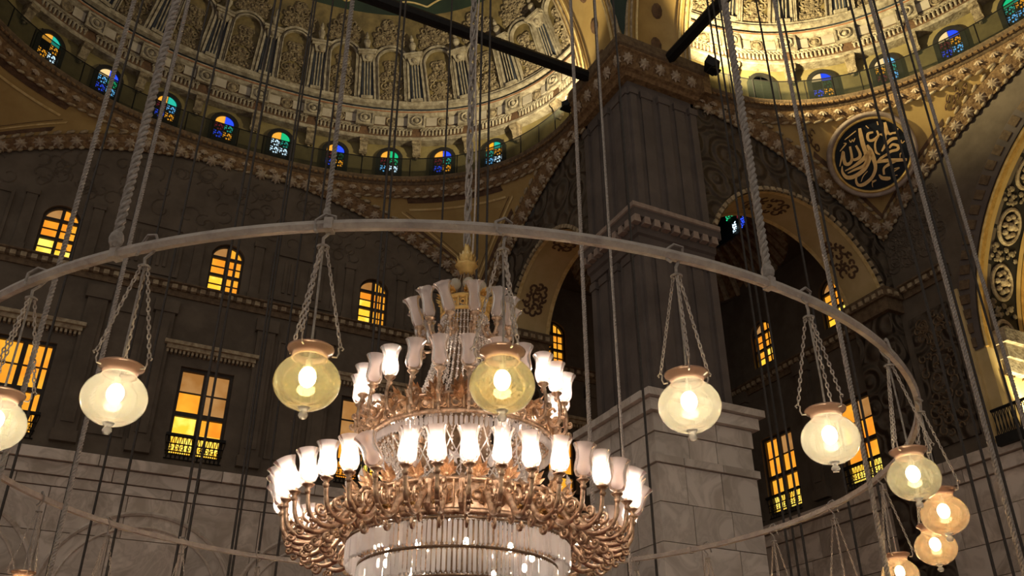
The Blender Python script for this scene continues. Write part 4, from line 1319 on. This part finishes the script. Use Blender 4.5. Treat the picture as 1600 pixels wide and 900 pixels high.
# ------------------------------------------------------------------ globe lamps
def chain_mesh(p0, p1, r_link=.014, wire=.0045):
    p0, p1 = Vector(p0), Vector(p1); d = p1-p0; L = d.length; d.normalize()
    n = int(L/(r_link*2.1)); mb = MB()
    a = d.orthogonal().normalized(); b = d.cross(a)
    for i in range(n):
        c = p0+d*(L*(i+.5)/n)
        s = a if i % 2 else b
        F = frame(c, d, s, d.cross(s))
        mb.tube([(r_link*1.35*cos(2*pi*k/8), r_link*.62*sin(2*pi*k/8), 0) for k in range(8)], wire, 4, F, True)
    return mb
HANG = 1.19
def lamp_parts():
    d = {}
    gp = [(.026, .062)]+[(.176*cos(radians(a)), .205+.152*sin(radians(a))) for a in range(-76, 57, 6)]+[(.094, .338), (.092, .352)]
    d['globe'] = gp
    d['finial'] = smoothed(MB().lathe([(0, 0), (.018, .003), (.026, .018), (.024, .032), (.012, .042), (.026, .052), (.034, .062), (0, .066)], 14).mesh('finial', MT['crystal']))
    d['collar'] = smoothed(MB().lathe([(.088, .340), (.094, .352), (.098, .372), (.122, .388), (.127, .400), (.120, .404), (.090, .385), (.086, .35)], 28).mesh('collar', MT['collar']))
    hk = [MB(), MB(), MB()]
    ch = []
    for k in range(3):
        a = 2*pi*k/3; c, s = cos(a), sin(a)
        hk[k].tube([((.118+q)*c, (.118+q)*s, z) for q, z in ((0, .375), (.025, .375), (.035, .40), (.03, .43), (.045, .445), (.058, .432), (.05, .42))], .005, 5)
        ch.append(chain_mesh(((.118+.04)*c, (.118+.04)*s, .44), (.022*c, .022*s, 1.04)))
    d['hook'] = [h.mesh('chain_hook', 'chain') for h in hk]
    d['chain'] = [c.mesh('chain', 'chain') for c in ch]
    d['cord'] = MB().tube([(.004, 0, .29), (.006, .004, .6), (.0, .0, 1.06)], .007, 5).tube([(.004, 0, .27), (.004, 0, .33)], .018, 8).mesh('cord', 'rope')
    d['hanger'] = MB().tube([(.03*cos(t), .03*sin(t), 1.045) for t in [2*pi*k/12 for k in range(12)]], .009, 5, None, True).tube(
        [(0, .0, 1.04), (.01, 0, 1.10), (-.02, .02, 1.15), (-.03, .05, 1.20), (0, .055, 1.25), (.02, .0, 1.26), (.02, -.055, 1.22), (.03, -.05, 1.15), (.05, -.03, 1.12)], .010, 5).mesh('hanger_loop', 'rope')
    d['bulb'] = smoothed(MB().sphere((0, 0, .235), .046, 12, 8, (1, 1, 1.25)).mesh('bulb', 'bulb'))
    return d
LP = lamp_parts()
GM = {k: smoothed(MB().lathe(LP['globe'], 36).mesh('globe', MT['globe_'+k])) for k in ('clear', 'amber', 'pale', 'peach')}
def globe_lamp(ang, label, gk, group='globe lamps on the hoop', power=1.0, at=None):
    t = radians(ang)
    o = thing('globe_lamp', label, 'lamp', at or (RR*cos(t), RR*sin(t), RZ-HANG), t+RND.uniform(-.5, .5), group)
    link('globe', GM[gk], o); link('finial', LP['finial'], o); link('collar', LP['collar'], o); link('bulb', LP['bulb'], o)
    for k in range(3): link('chain_hook', LP['hook'][k], o); link('chain', LP['chain'][k], o)
    link('cord', LP['cord'], o); link('hanger_loop', LP['hanger'], o)
    ld = bpy.data.lights.new('bulb_light', 'POINT'); ld.energy = LAMP_W*power; ld.color = (1, .90, .74); ld.shadow_soft_size = .045
    lo = bpy.data.objects.new('bulb_light', ld); COL.objects.link(lo); lo.parent = o; lo.location = (0, 0, .235)
    return o
VIS = [(-147.2, 'clear', 'globe lamp cut off by the left picture edge'), (-135.3, 'clear', 'glaring clear globe lamp at the far left'),
       (-121, 'amber', 'amber tinted globe lamp left of the chandelier'), (-107.9, 'amber', 'amber tinted globe lamp in front of the chandelier'),
       (-94.1, 'clear', 'glaring clear globe lamp in front of the marble pier'), (-80.2, 'clear', 'clear globe lamp between the two tall right-hand windows'),
       (-66.2, 'pale', 'pale yellow globe lamp at the right turn of the hoop'), (-52.4, 'peach', 'upper peach globe lamp at the lower right'),
       (-38.5, 'peach', 'lower peach globe lamp at the lower right'), (-24.7, 'peach', 'globe lamp of which only the collar shows at the bottom right')]
for a, g, l in VIS: globe_lamp(a, l, g)
for k in range(1, 13):
    globe_lamp(-24.7+13.85*k, 'far globe lamp on chains below the back of the hoop', 'peach', 'far globe lamps on the hoop')

# ------------------------------------------------------------------ ropes and cables
ZTOP = 33.0
def rope_strands(z0, z1, r, pitch, n=3):
    mb = MB(); N = int((z1-z0)/pitch*9)
    for s in range(n):
        ph = 2*pi*s/n
        mb.tube([(r*.55*cos(ph+2*pi*(i/9)), r*.55*sin(ph+2*pi*(i/9)), z0+(z1-z0)*i/N) for i in range(N+1)], r*.52, 5)
    return mb
def rope(x, y, z0, r, label, pitch, zh, m='rope', group=None, name='suspension_rope'):
    o = thing(name, label, 'rope', (x, y, z0), group=group)
    put('twisted_strands', rope_strands(0, zh-z0, r, pitch), m, o)
    put('upper_length', MB().tube([(0, 0, zh-z0), (0, 0, ZTOP-z0)], r*.9, 6), m, o)
    put('knot', MB().sphere((0, 0, .06), r*1.5, 8, 6, (1, 1, 1.5)), m, o)
    return o
rope(-3.40, -3.02, RZ+.03, .030, 'thick twisted rope holding up the left of the hoop', .15, 9.0)
rope(.43, -4.50, RZ+.03, .029, 'thick twisted rope holding up the right of the hoop', .15, 9.0)
rope(-2.33, -3.88, RZ+.03, .016, 'thin rope tied to the hoop above the left amber lamp', .08, 8.5)
for x, y, r, l in ((-3.8, -.74, .022, 'grey twisted rope at the far left, running past the leftmost arched window'), (2.71, 1.46, .030, 'straight grey rope just right of the chandelier'),
                   (2.5, .39, .018, 'thin grey rope running down the face of the great pier'), (3.24, -2.5, .024, 'grey rope crossing the tall window behind the fifth lamp'),
                   (4.22, -3.1, .024, 'grey rope running past the calligraphy roundel'), (6.76, -1.86, .026, 'grey rope right of the roundel near the niche'), (-3.29, 2.67, .028, 'grey rope between the first two arched windows')):
    rope(x, y, 3.0, r, l, .11, 15.0)
CAB = [[-3.3, 6.67], [-2.86, 7.17], [-2.57, 5.65], [-1.83, 4.58], [-1.7, 4.77], [-0.81, 6.46], [-0.69, 6.84], [-0.21, 7.36], [-4.04, 5.66], [3.88, 2.48], [4.48, 2.67],
       [6.93, 2.59], [7.15, 2.66], [7.16, -0.68], [8.2, -0.42], [-0.12, 6.32], [0.6, 4.58], [0.78, 4.84], [2.49, 6.57], [1.95, 3.54], [2.18, 3.66], [7.11, 2.42], [8.01, 2.22], [7.2, 0.87],
       [8.5, 0.02], [10.07, 0.38]]
me_cab = MB().tube([(0, 0, 0), (0, 0, ZTOP-3.2)], .021, 5).mesh('suspension_cable', 'cable')
for x, y in CAB:
    o = link('suspension_cable', me_cab, None, Matrix.Translation((x, y, 3.2)))
    tag(o, 'thin dark cable hanging straight down behind the hoop', 'cable', 'thin dark cables')
for x, y in CAB[::2]:
    globe_lamp(0, 'unseen globe lamp added at a cable end to brighten the lower walls', 'clear', 'added outer globe lamps', OUTER_W/LAMP_W, (x, y, 1.92))

# ------------------------------------------------------------------ chandelier
CX, CY = .20, -.09
ch = thing('chandelier', 'huge tiered brass and crystal chandelier with glass shades', 'chandelier', (CX, CY, 3.1))
ZB = 3.1
def T(z): return z-ZB
def lz(prof): return [(r, T(z)) for r, z in prof]
def cput(name, mb, m, smooth=False): return put(name, mb, m, ch, None, smooth)
# stem, crown cup, hanging chain
cput('stem', MB().lathe(lz([(.035, 3.5), (.035, 6.2), (.06, 6.3), (.05, 6.6), (.035, 6.75), (.03, 7.0)]), 12), 'darkbrass', True)
cput('crown_cup', MB().lathe(lz([(.0, 6.92), (.05, 6.92), (.08, 6.95), (.092, 7.0), (.115, 7.03), (.12, 7.05), (.075, 7.06), (.07, 7.13), (.085, 7.16), (.06, 7.2), (.035, 7.26), (.025, 7.34)]), 24,
     rim=lambda i, a: 1+(.12*abs(sin(a*8)) if i in (4, 5) else .04*sin(a*16))), 'gold', True)
for k in range(10):
    a = 2*pi*k/10+.3
    put('cup_leaf', MB().add([(-.025, 0, 0), (.025, 0, 0), (.018, .02, .04), (-.018, .02, .04), (0, .03, .08)], [(0, 1, 2, 3), (3, 2, 4)], Matrix.Rotation(a, 4, 'Z') @ Matrix.Translation((0, .06, T(7.13)))), 'goldline', ch)
for k in range(14):
    a = 2*pi*k/14
    put('cup_leaf', MB().add([(-.03, 0, 0), (.03, 0, 0), (.022, .03, .05), (-.022, .03, .05), (0, .055, .10)], [(0, 1, 2, 3), (3, 2, 4)], Matrix.Rotation(a, 4, 'Z') @ Matrix.Translation((0, .085, T(7.02)))), 'gold', ch)
mb = chain_mesh((0, 0, T(7.32)), (0, 0, T(13.0)), .055, .016)
for k in range(3):
    mb.tube([(.035*cos(i*.35+k*2.1), .035*sin(i*.35+k*2.1), T(7.32)+i*.06) for i in range(95)], .013, 4)
cput('suspension_chain', mb, 'rope')
cput('suspension_rod', MB().tube([(0, 0, T(13)), (0, 0, T(ZTOP))], .045, 6), 'rope')
cput('power_cord', MB().tube([(.05+.02*sin(i*.4), -.05, T(7.2)+i*.25) for i in range(40)], .012, 4), 'chain')
mb = MB()
for k in range(8):
    a = 2*pi*k/8
    mb.tube([(.05*cos(a), .05*sin(a), T(6.93)), (.12*cos(a), .12*sin(a), T(6.62))], .010, 4)
cput('crown_struts', mb, 'darkbrass')
# glass balls round the crown
me_ball = smoothed(MB().sphere((0, 0, 0), .068, 14, 9).mesh('glass_ball', MT['ball']))
for k in range(9):
    a = 2*pi*k/9+.25
    link('glass_ball', me_ball, ch, Matrix.Translation((.22*cos(a), .22*sin(a), T(6.70))))
# upper gilt crown band, openwork
def openwork(r, z0, z1, n, m='brass'):
    mb = MB()
    h = z1-z0
    for k in range(n):
        a = 2*pi*k/n
        F = Matrix.Rotation(a, 4, 'Z') @ Matrix.Translation((r, 0, T((z0+z1)/2))) @ Matrix.Rotation(pi/2, 4, 'Y')
        w_ = 2*pi*r/n
        mb.ring(min(w_, h)*.30, .010, 10, 4, F @ Matrix.Translation((0, 0, .0)))
        mb.ring(min(w_, h)*.14, .008, 8, 4, F @ Matrix.Translation((h*.22, w_*.25, .0)))
        mb.ring(min(w_, h)*.14, .008, 8, 4, F @ Matrix.Translation((-h*.22, w_*.25, .0)))
        mb.tube([(r*cos(a+pi/n), r*sin(a+pi/n), T(z0)), ((r+.012)*cos(a+pi/n), (r+.012)*sin(a+pi/n), T(z1))], .010, 4)
    return mb
def hoop_band(r, z, h, t): return MB().lathe(lz([(r-t, z-h), (r+t*.4, z-h), (r+t, z-h*.4), (r+t, z+h*.4), (r+t*.4, z+h), (r-t, z+h), (r-t, z-h)]), 64)
cput('upper_band', hoop_band(.26, 6.38, .02, .015).lathe(lz([(.24, 6.50), (.275, 6.51), (.285, 6.54), (.26, 6.56), (.24, 6.55)]), 48), 'gold', True)
cput('upper_openwork', openwork(.262, 6.39, 6.51, 18, 'gold'), 'gold')
def palmette(w_, h_):
    mb = MB(); rows = []
    for i in range(5):
        t = (i-2)*.42
        L = h_*(1-.18*abs(i-2))
        p = Vector((sin(t)*L*w_/h_*1.1, cos(t)*L, 0)); b = Vector((sin(t)*.02, .0, 0)); sd = Vector((cos(t), -sin(t), 0))*w_*.17
        m_ = b.lerp(p, .55)
        mb.add([b, m_+sd+Vector((0, 0, .02)), p+Vector((0, 0, .05)), m_-sd+Vector((0, 0, .02)), m_+Vector((0, 0, -.015))], [(0, 1, 4), (1, 2, 4), (2, 3, 4), (3, 0, 4)])
    mb.sphere((0, .02, .01), w_*.14, 6, 4)
    return mb
ME_PAL = palmette(.19, .20).mesh('leaf_crest', 'brassleaf'); ME_PALS = palmette(.10, .11).mesh('leaf_crest', 'gold')
def crest_ring(r, z, n, me, lean=.25, ph=0):
    for k in range(n):
        a = 2*pi*k/n+ph
        c, s = cos(a), sin(a)
        y = Vector((c*sin(lean), s*sin(lean), cos(lean))); x = Vector((-s, c, 0))
        link('leaf_crest', me, ch, frame((r*c, r*s, T(z)), x, y, x.cross(y)))
crest_ring(.27, 6.55, 10, ME_PALS)
crest_ring(.80, 5.14, 22, ME_PAL, .35); crest_ring(.90, 5.02, 24, ME_PAL, .8, .1)
crest_ring(1.06, 4.24, 24, ME_PAL, .3); crest_ring(1.10, 3.98, 28, ME_PALS, 1.0, .1)
# middle band
cput('middle_band', hoop_band(.93, 4.92, .022, .02).lathe(lz([(.80, 5.10), (.86, 5.12), (.84, 5.16), (.78, 5.15), (.80, 5.10)]), 64).lathe(lz([(.905, 4.95), (.83, 5.10)]), 64), 'brass', True)
cput('middle_openwork', openwork(.93, 4.93, 5.09, 40), 'brassleaf')
# lower basket
cput('lower_band', hoop_band(1.06, 4.22, .022, .02).add(*(lambda m: (m.v, m.f))(hoop_band(1.08, 3.92, .03, .025))).lathe(lz([(1.03, 4.20), (1.05, 4.10), (1.07, 3.95)]), 72), 'brass', True)
cput('lower_openwork', openwork(1.075, 3.95, 4.20, 48), 'brassleaf')
for k in range(24):       # figured brackets on the basket
    a = 2*pi*(k+.5)/24; c, s = cos(a), sin(a)
    pts = [(1.05, 4.26), (1.14, 4.18), (1.12, 4.06), (1.16, 3.97), (1.10, 3.90)]
    put('basket_bracket', MB().tube([(r*c, r*s, T(z)) for r, z in pts], [.02, .035, .022, .035, .015], 6), 'brass', ch)
# crystal prism tiers (far too many to pick apart)
def prism_tier(r, z1, z0, n, name, seed):
    rr = random.Random(seed); mb = MB()
    for k in range(n):
        a = 2*pi*k/n
        F = Matrix.Rotation(a, 4, 'Z') @ Matrix.Translation((r, 0, T(z1)))
        h = (z1-z0)*rr.uniform(.92, 1.0); w_ = pi*r/n*.80
        F = F @ Matrix.Rotation(rr.uniform(-.3, .3), 4, 'Z')
        mb.add([(0, 0, 0), (w_, -w_*.6, -.02), (0, w_, -.02), (-w_, -w_*.6, -.02), (w_, -w_*.6, -h+.03), (0, w_, -h+.03), (-w_, -w_*.6, -h+.03), (0, 0, -h)],
               [(0, 1, 2), (0, 2, 3), (0, 3, 1), (1, 4, 5, 2), (2, 5, 6, 3), (3, 6, 4, 1), (7, 5, 4), (7, 6, 5), (7, 4, 6)], F)
        mb.sphere((0, 0, .025), .012, 5, 4, (1, 1, 1), F)
    stuff(cput(name, mb, MT['crystal']))
prism_tier(1.07, 3.86, 3.62, 150, 'crystal_prisms', 1)
prism_tier(.95, 3.64, 3.40, 134, 'crystal_prisms', 2)
prism_tier(.82, 3.42, 3.18, 116, 'crystal_prisms', 3)
prism_tier(.68, 3.22, 3.10, 96, 'crystal_prisms', 4)
prism_tier(.92, 4.88, 4.76, 120, 'crystal_prisms', 5)
cput('prism_hoop', hoop_band(1.07, 3.87, .012, .015).add(*(lambda m: (m.v, m.f))(hoop_band(.95, 3.65, .012, .012))).add(*(lambda m: (m.v, m.f))(hoop_band(.82, 3.43, .012, .012))), 'darkbrass')
for k in range(10):       # bulbs inside the crystal drum
    a = 2*pi*k/10
    me_in = smoothed(MB().sphere((0, 0, 0), .028, 8, 6, (1, 1, 1.6)).mesh('drum_bulb', 'flame')) if k == 0 else me_in
    link('drum_bulb', me_in, ch, Matrix.Translation((.72*cos(a), .72*sin(a), T(3.74))))
    ld = bpy.data.lights.new('drum_light', 'POINT'); ld.energy = CHAND_W*.55; ld.color = (1, .93, .86); ld.shadow_soft_size = .03
    lo = bpy.data.objects.new('drum_light', ld); COL.objects.link(lo); lo.parent = ch; lo.location = (.72*cos(a), .72*sin(a), T(3.74))
# bead strands: crown to middle band, middle band to lower basket
MT['bead'] = mat('crystal_bead', (.86, .80, .74), (.50, .44, .38), 40, .18, .15, spec=.8)
def strands(n, prof, step, br, name):
    mb = MB()
    for k in range(n):
        a = 2*pi*k/n
        pts = []
        for i in range(len(prof)-1):
            (r0, z0), (r1, z1) = prof[i], prof[i+1]
            L = hypot(r1-r0, z1-z0); m_ = max(1, int(L/step))
            pts += [(r0+(r1-r0)*j/m_, z0+(z1-z0)*j/m_) for j in range(m_)]
        for j, (r, z) in enumerate(pts):
            s = br*(1.25 if j % 3 == 0 else .85)
            c_ = (r*cos(a), r*sin(a), T(z))
            mb.add([(c_[0]+s, c_[1], c_[2]), (c_[0], c_[1]+s, c_[2]), (c_[0]-s, c_[1], c_[2]), (c_[0], c_[1]-s, c_[2]), (c_[0], c_[1], c_[2]+s*1.3), (c_[0], c_[1], c_[2]-s*1.3)],
                   [(0, 1, 4), (1, 2, 4), (2, 3, 4), (3, 0, 4), (1, 0, 5), (2, 1, 5), (3, 2, 5), (0, 3, 5)])
    stuff(cput(name, mb, 'bead'))
strands(44, [(.25, 6.40), (.28, 6.10), (.33, 5.80), (.42, 5.50), (.58, 5.25), (.76, 5.14)], .030, .015, 'bead_strands')
strands(54, [(.88, 4.90), (.74, 4.70), (.70, 4.50), (.78, 4.34), (1.02, 4.24)], .034, .013, 'bead_strands')
mb = MB()
for k in range(40):      # crossing wires of the crystal net
    a = 2*pi*k/40
    for d in (-1, 1):
        mb.tube([(r*cos(a+d*q), r*sin(a+d*q), T(z)) for r, z, q in ((.80, 4.85, 0), (.72, 4.65, .12), (.70, 4.48, .25), (.80, 4.32, .38))], .008, 4)
cput('crystal_net', mb, 'bead')
# dark core inside so that the strands read against it
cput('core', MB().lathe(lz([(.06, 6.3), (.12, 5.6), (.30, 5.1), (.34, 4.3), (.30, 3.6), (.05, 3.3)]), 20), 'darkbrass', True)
# crystal stars standing on the lower basket
st = MB(); vs = []
for i in range(12):
    r = .085 if i % 2 == 0 else .04
    vs.append((r*cos(pi*i/6), r*sin(pi*i/6), 0))
st.add(vs+[(0, 0, .03), (0, 0, -.03)], [(i, (i+1) % 12, 12) for i in range(12)]+[((i+1) % 12, i, 13) for i in range(12)])
me_star = st.mesh('crystal_star', MT['crystal'])
mb = MB().lathe([(0, .14), (.012, .10), (.035, .04), (.02, 0), (0, -.01)], 8)
me_drop = mb.mesh('crystal_drop', MT['crystal'])
for k in range(20):
    a = 2*pi*(k+.5)/20; c, s = cos(a), sin(a)
    if k % 2: link('crystal_star', me_star, ch, frame((1.12*c, 1.12*s, T(4.40)), (-s, c, 0), (0, 0, 1), (c, s, 0)))
    else: link('crystal_drop', me_drop, ch, Matrix.Translation((1.10*c, 1.10*s, T(4.33))))

# arms with shades
SHP = [(.028, 0), (.066, .014), (.084, .055), (.083, .10), (.072, .165), (.075, .22), (.090, .265), (.106, .292)]
me_shade = smoothed(MB().lathe(SHP, 20).mesh('glass_shade', MT['shade']))
me_shadew = smoothed(MB().lathe([(r*.82, z*1.05) for r, z in SHP]+[(.105, .325)], 20, rim=lambda i, a: 1+(.10*sin(a*7) if i >= 7 else 0)).mesh('glass_shade', MT['shade']))
me_flame = smoothed(MB().sphere((0, 0, .12), .026, 8, 6, (1, 1, 2.3)).mesh('candle_bulb', 'flame'))
me_candle = MB().lathe([(.016, -.02), (.016, .07), (0, .072)], 8).mesh('candle', 'chain')
def arm_mesh(pts, rad, curls):
    mb = MB()
    P = []
    for i in range(len(pts)-1):
        p0, p1, p2, p3 = [Vector(pts[max(0, min(len(pts)-1, j))]) for j in (i-1, i, i+1, i+2)]
        for k in range(5):
            t = k/5
            P.append(.5*((2*p1)+(p2-p0)*t+(2*p0-5*p1+4*p2-p3)*t*t+(3*p1-p0-3*p2+p3)*t**3))
    P.append(Vector(pts[-1])); n = len(P)
    mb.tube([(p.x, 0, p.y) for p in P], [rad*(1.25-.5*i/n) for i in range(n)], 6)
    for (x, z, r, a0, sgn) in curls:
        mb.tube([(x+r*(1-.075*q)*cos(a0+sgn*q*.62), 0, z+r*(1-.075*q)*sin(a0+sgn*q*.62)) for q in range(11)], [.018-.0009*q for q in range(11)], 5)
        mb.sphere((x, 0, z), r*.28, 6, 4)
    ex, ez = pts[-1]
    mb.lathe([(.0, ez-.10), (.018, ez-.09), (.032, ez-.06), (.018, ez-.04), (.05, ez-.012), (.058, ez), (.03, ez+.004), (.03, ez+.02), (.0, ez+.02)], 10, Matrix.Translation((ex, 0, 0)))
    return smoothed(mb.mesh('arm', 'brass'))
def tier(n, ph, name_arm, me_arm, rs, zs, shade, lit, tilt, pw=1.0):
    for k in range(n):
        deg = ph+360/n*k
        # angle measured from the side that faces the camera, positive to the right of the picture
        a = atan2(-8.237, -3.551)+radians(deg)
        arm = link('arm', me_arm, ch, Matrix.Rotation(a, 4, 'Z') @ Matrix.Translation((0, 0, 0)))
        dd = (deg+180) % 360-180
        tl = tilt(dd)
        M = Matrix.Translation((rs, 0, T(zs))) @ Matrix.Rotation(tl[0], 4, 'Y') @ Matrix.Rotation(tl[1], 4, 'X')
        link('glass_shade', shade, arm, M)
        link('candle', me_candle, arm, M)
        if lit(dd):
            link('candle_bulb', me_flame, arm, M)
            ld = bpy.data.lights.new('candle_light', 'POINT'); ld.energy = CHAND_W*pw; ld.color = (1, .86, .74); ld.shadow_soft_size = .035
            lo = bpy.data.objects.new('candle_light', ld); COL.objects.link(lo); lo.parent = arm
            lo.matrix_local = M @ Matrix.Translation((0, 0, .13))
        else:
            link('dead_bulb', me_dead, arm, M)
me_dead = smoothed(MB().sphere((0, 0, .11), .024, 8, 5, (1, 1, 2)).mesh('dead_bulb', MT['ball']))
armL = arm_mesh([(1.04, T(4.00)), (1.16, T(4.08)), (1.28, T(3.96)), (1.40, T(3.83)), (1.56, T(3.82)), (1.67, T(3.92)), (1.70, T(4.14))], .026,
                [(1.22, T(4.10), .085, 0, 1), (1.40, T(3.97), .08, 2, -1), (1.55, T(3.95), .065, 4, 1), (1.26, T(3.84), .07, 1, -1), (1.46, T(3.73), .055, 3, 1), (1.62, T(3.80), .05, 1, 1)])
armM = arm_mesh([(.86, T(5.00)), (.94, T(5.06)), (1.00, T(4.96)), (1.07, T(4.98)), (1.09, T(5.12)), (1.06, T(5.30))], .022,
                [(.98, T(5.10), .06, 0, 1), (1.05, T(4.90), .055, 2, -1), (1.12, T(5.06), .04, 3, 1)])
armU = arm_mesh([(.27, T(6.18)), (.36, T(6.02)), (.46, T(6.02)), (.50, T(6.10)), (.50, T(6.19))], .016, [(.36, T(6.12), .04, 1, 1), (.46, T(5.96), .035, 2, -1)])
rt_ = random.Random(21)
UNL = (-24.5, 38.5, 56.5)
tier(40, 2.5, 'arm', armL, 1.70, 4.16, me_shade, lambda d: not any(abs(d-u) < 1 for u in UNL) and (abs(d) < 75 or rt_.random() < .6),
     lambda d: (0, radians(26)) if abs(d+24.5) < 1 else ((radians(rt_.uniform(-3, 12)), radians(rt_.uniform(-6, 6))) if abs(d) < 60 else (radians(rt_.uniform(5, 24)), radians(rt_.uniform(-8, 8)))))
tier(24, 3, 'arm', armM, 1.06, 5.32, me_shade, lambda d: abs(d+42) < 2 or 46 < d < 66 or abs(d) > 70 and rt_.random() < .55,
     lambda d: (radians(rt_.uniform(-4, 8)), radians(rt_.uniform(-5, 5))), .8)
tier(12, 12, 'arm', armU, .50, 6.20, me_shadew, lambda d: False, lambda d: (radians(rt_.uniform(4, 22)), radians(rt_.uniform(-14, 14))))
SC.cycles.transparent_max_bounces = 24
SC.cycles.max_bounces = 8
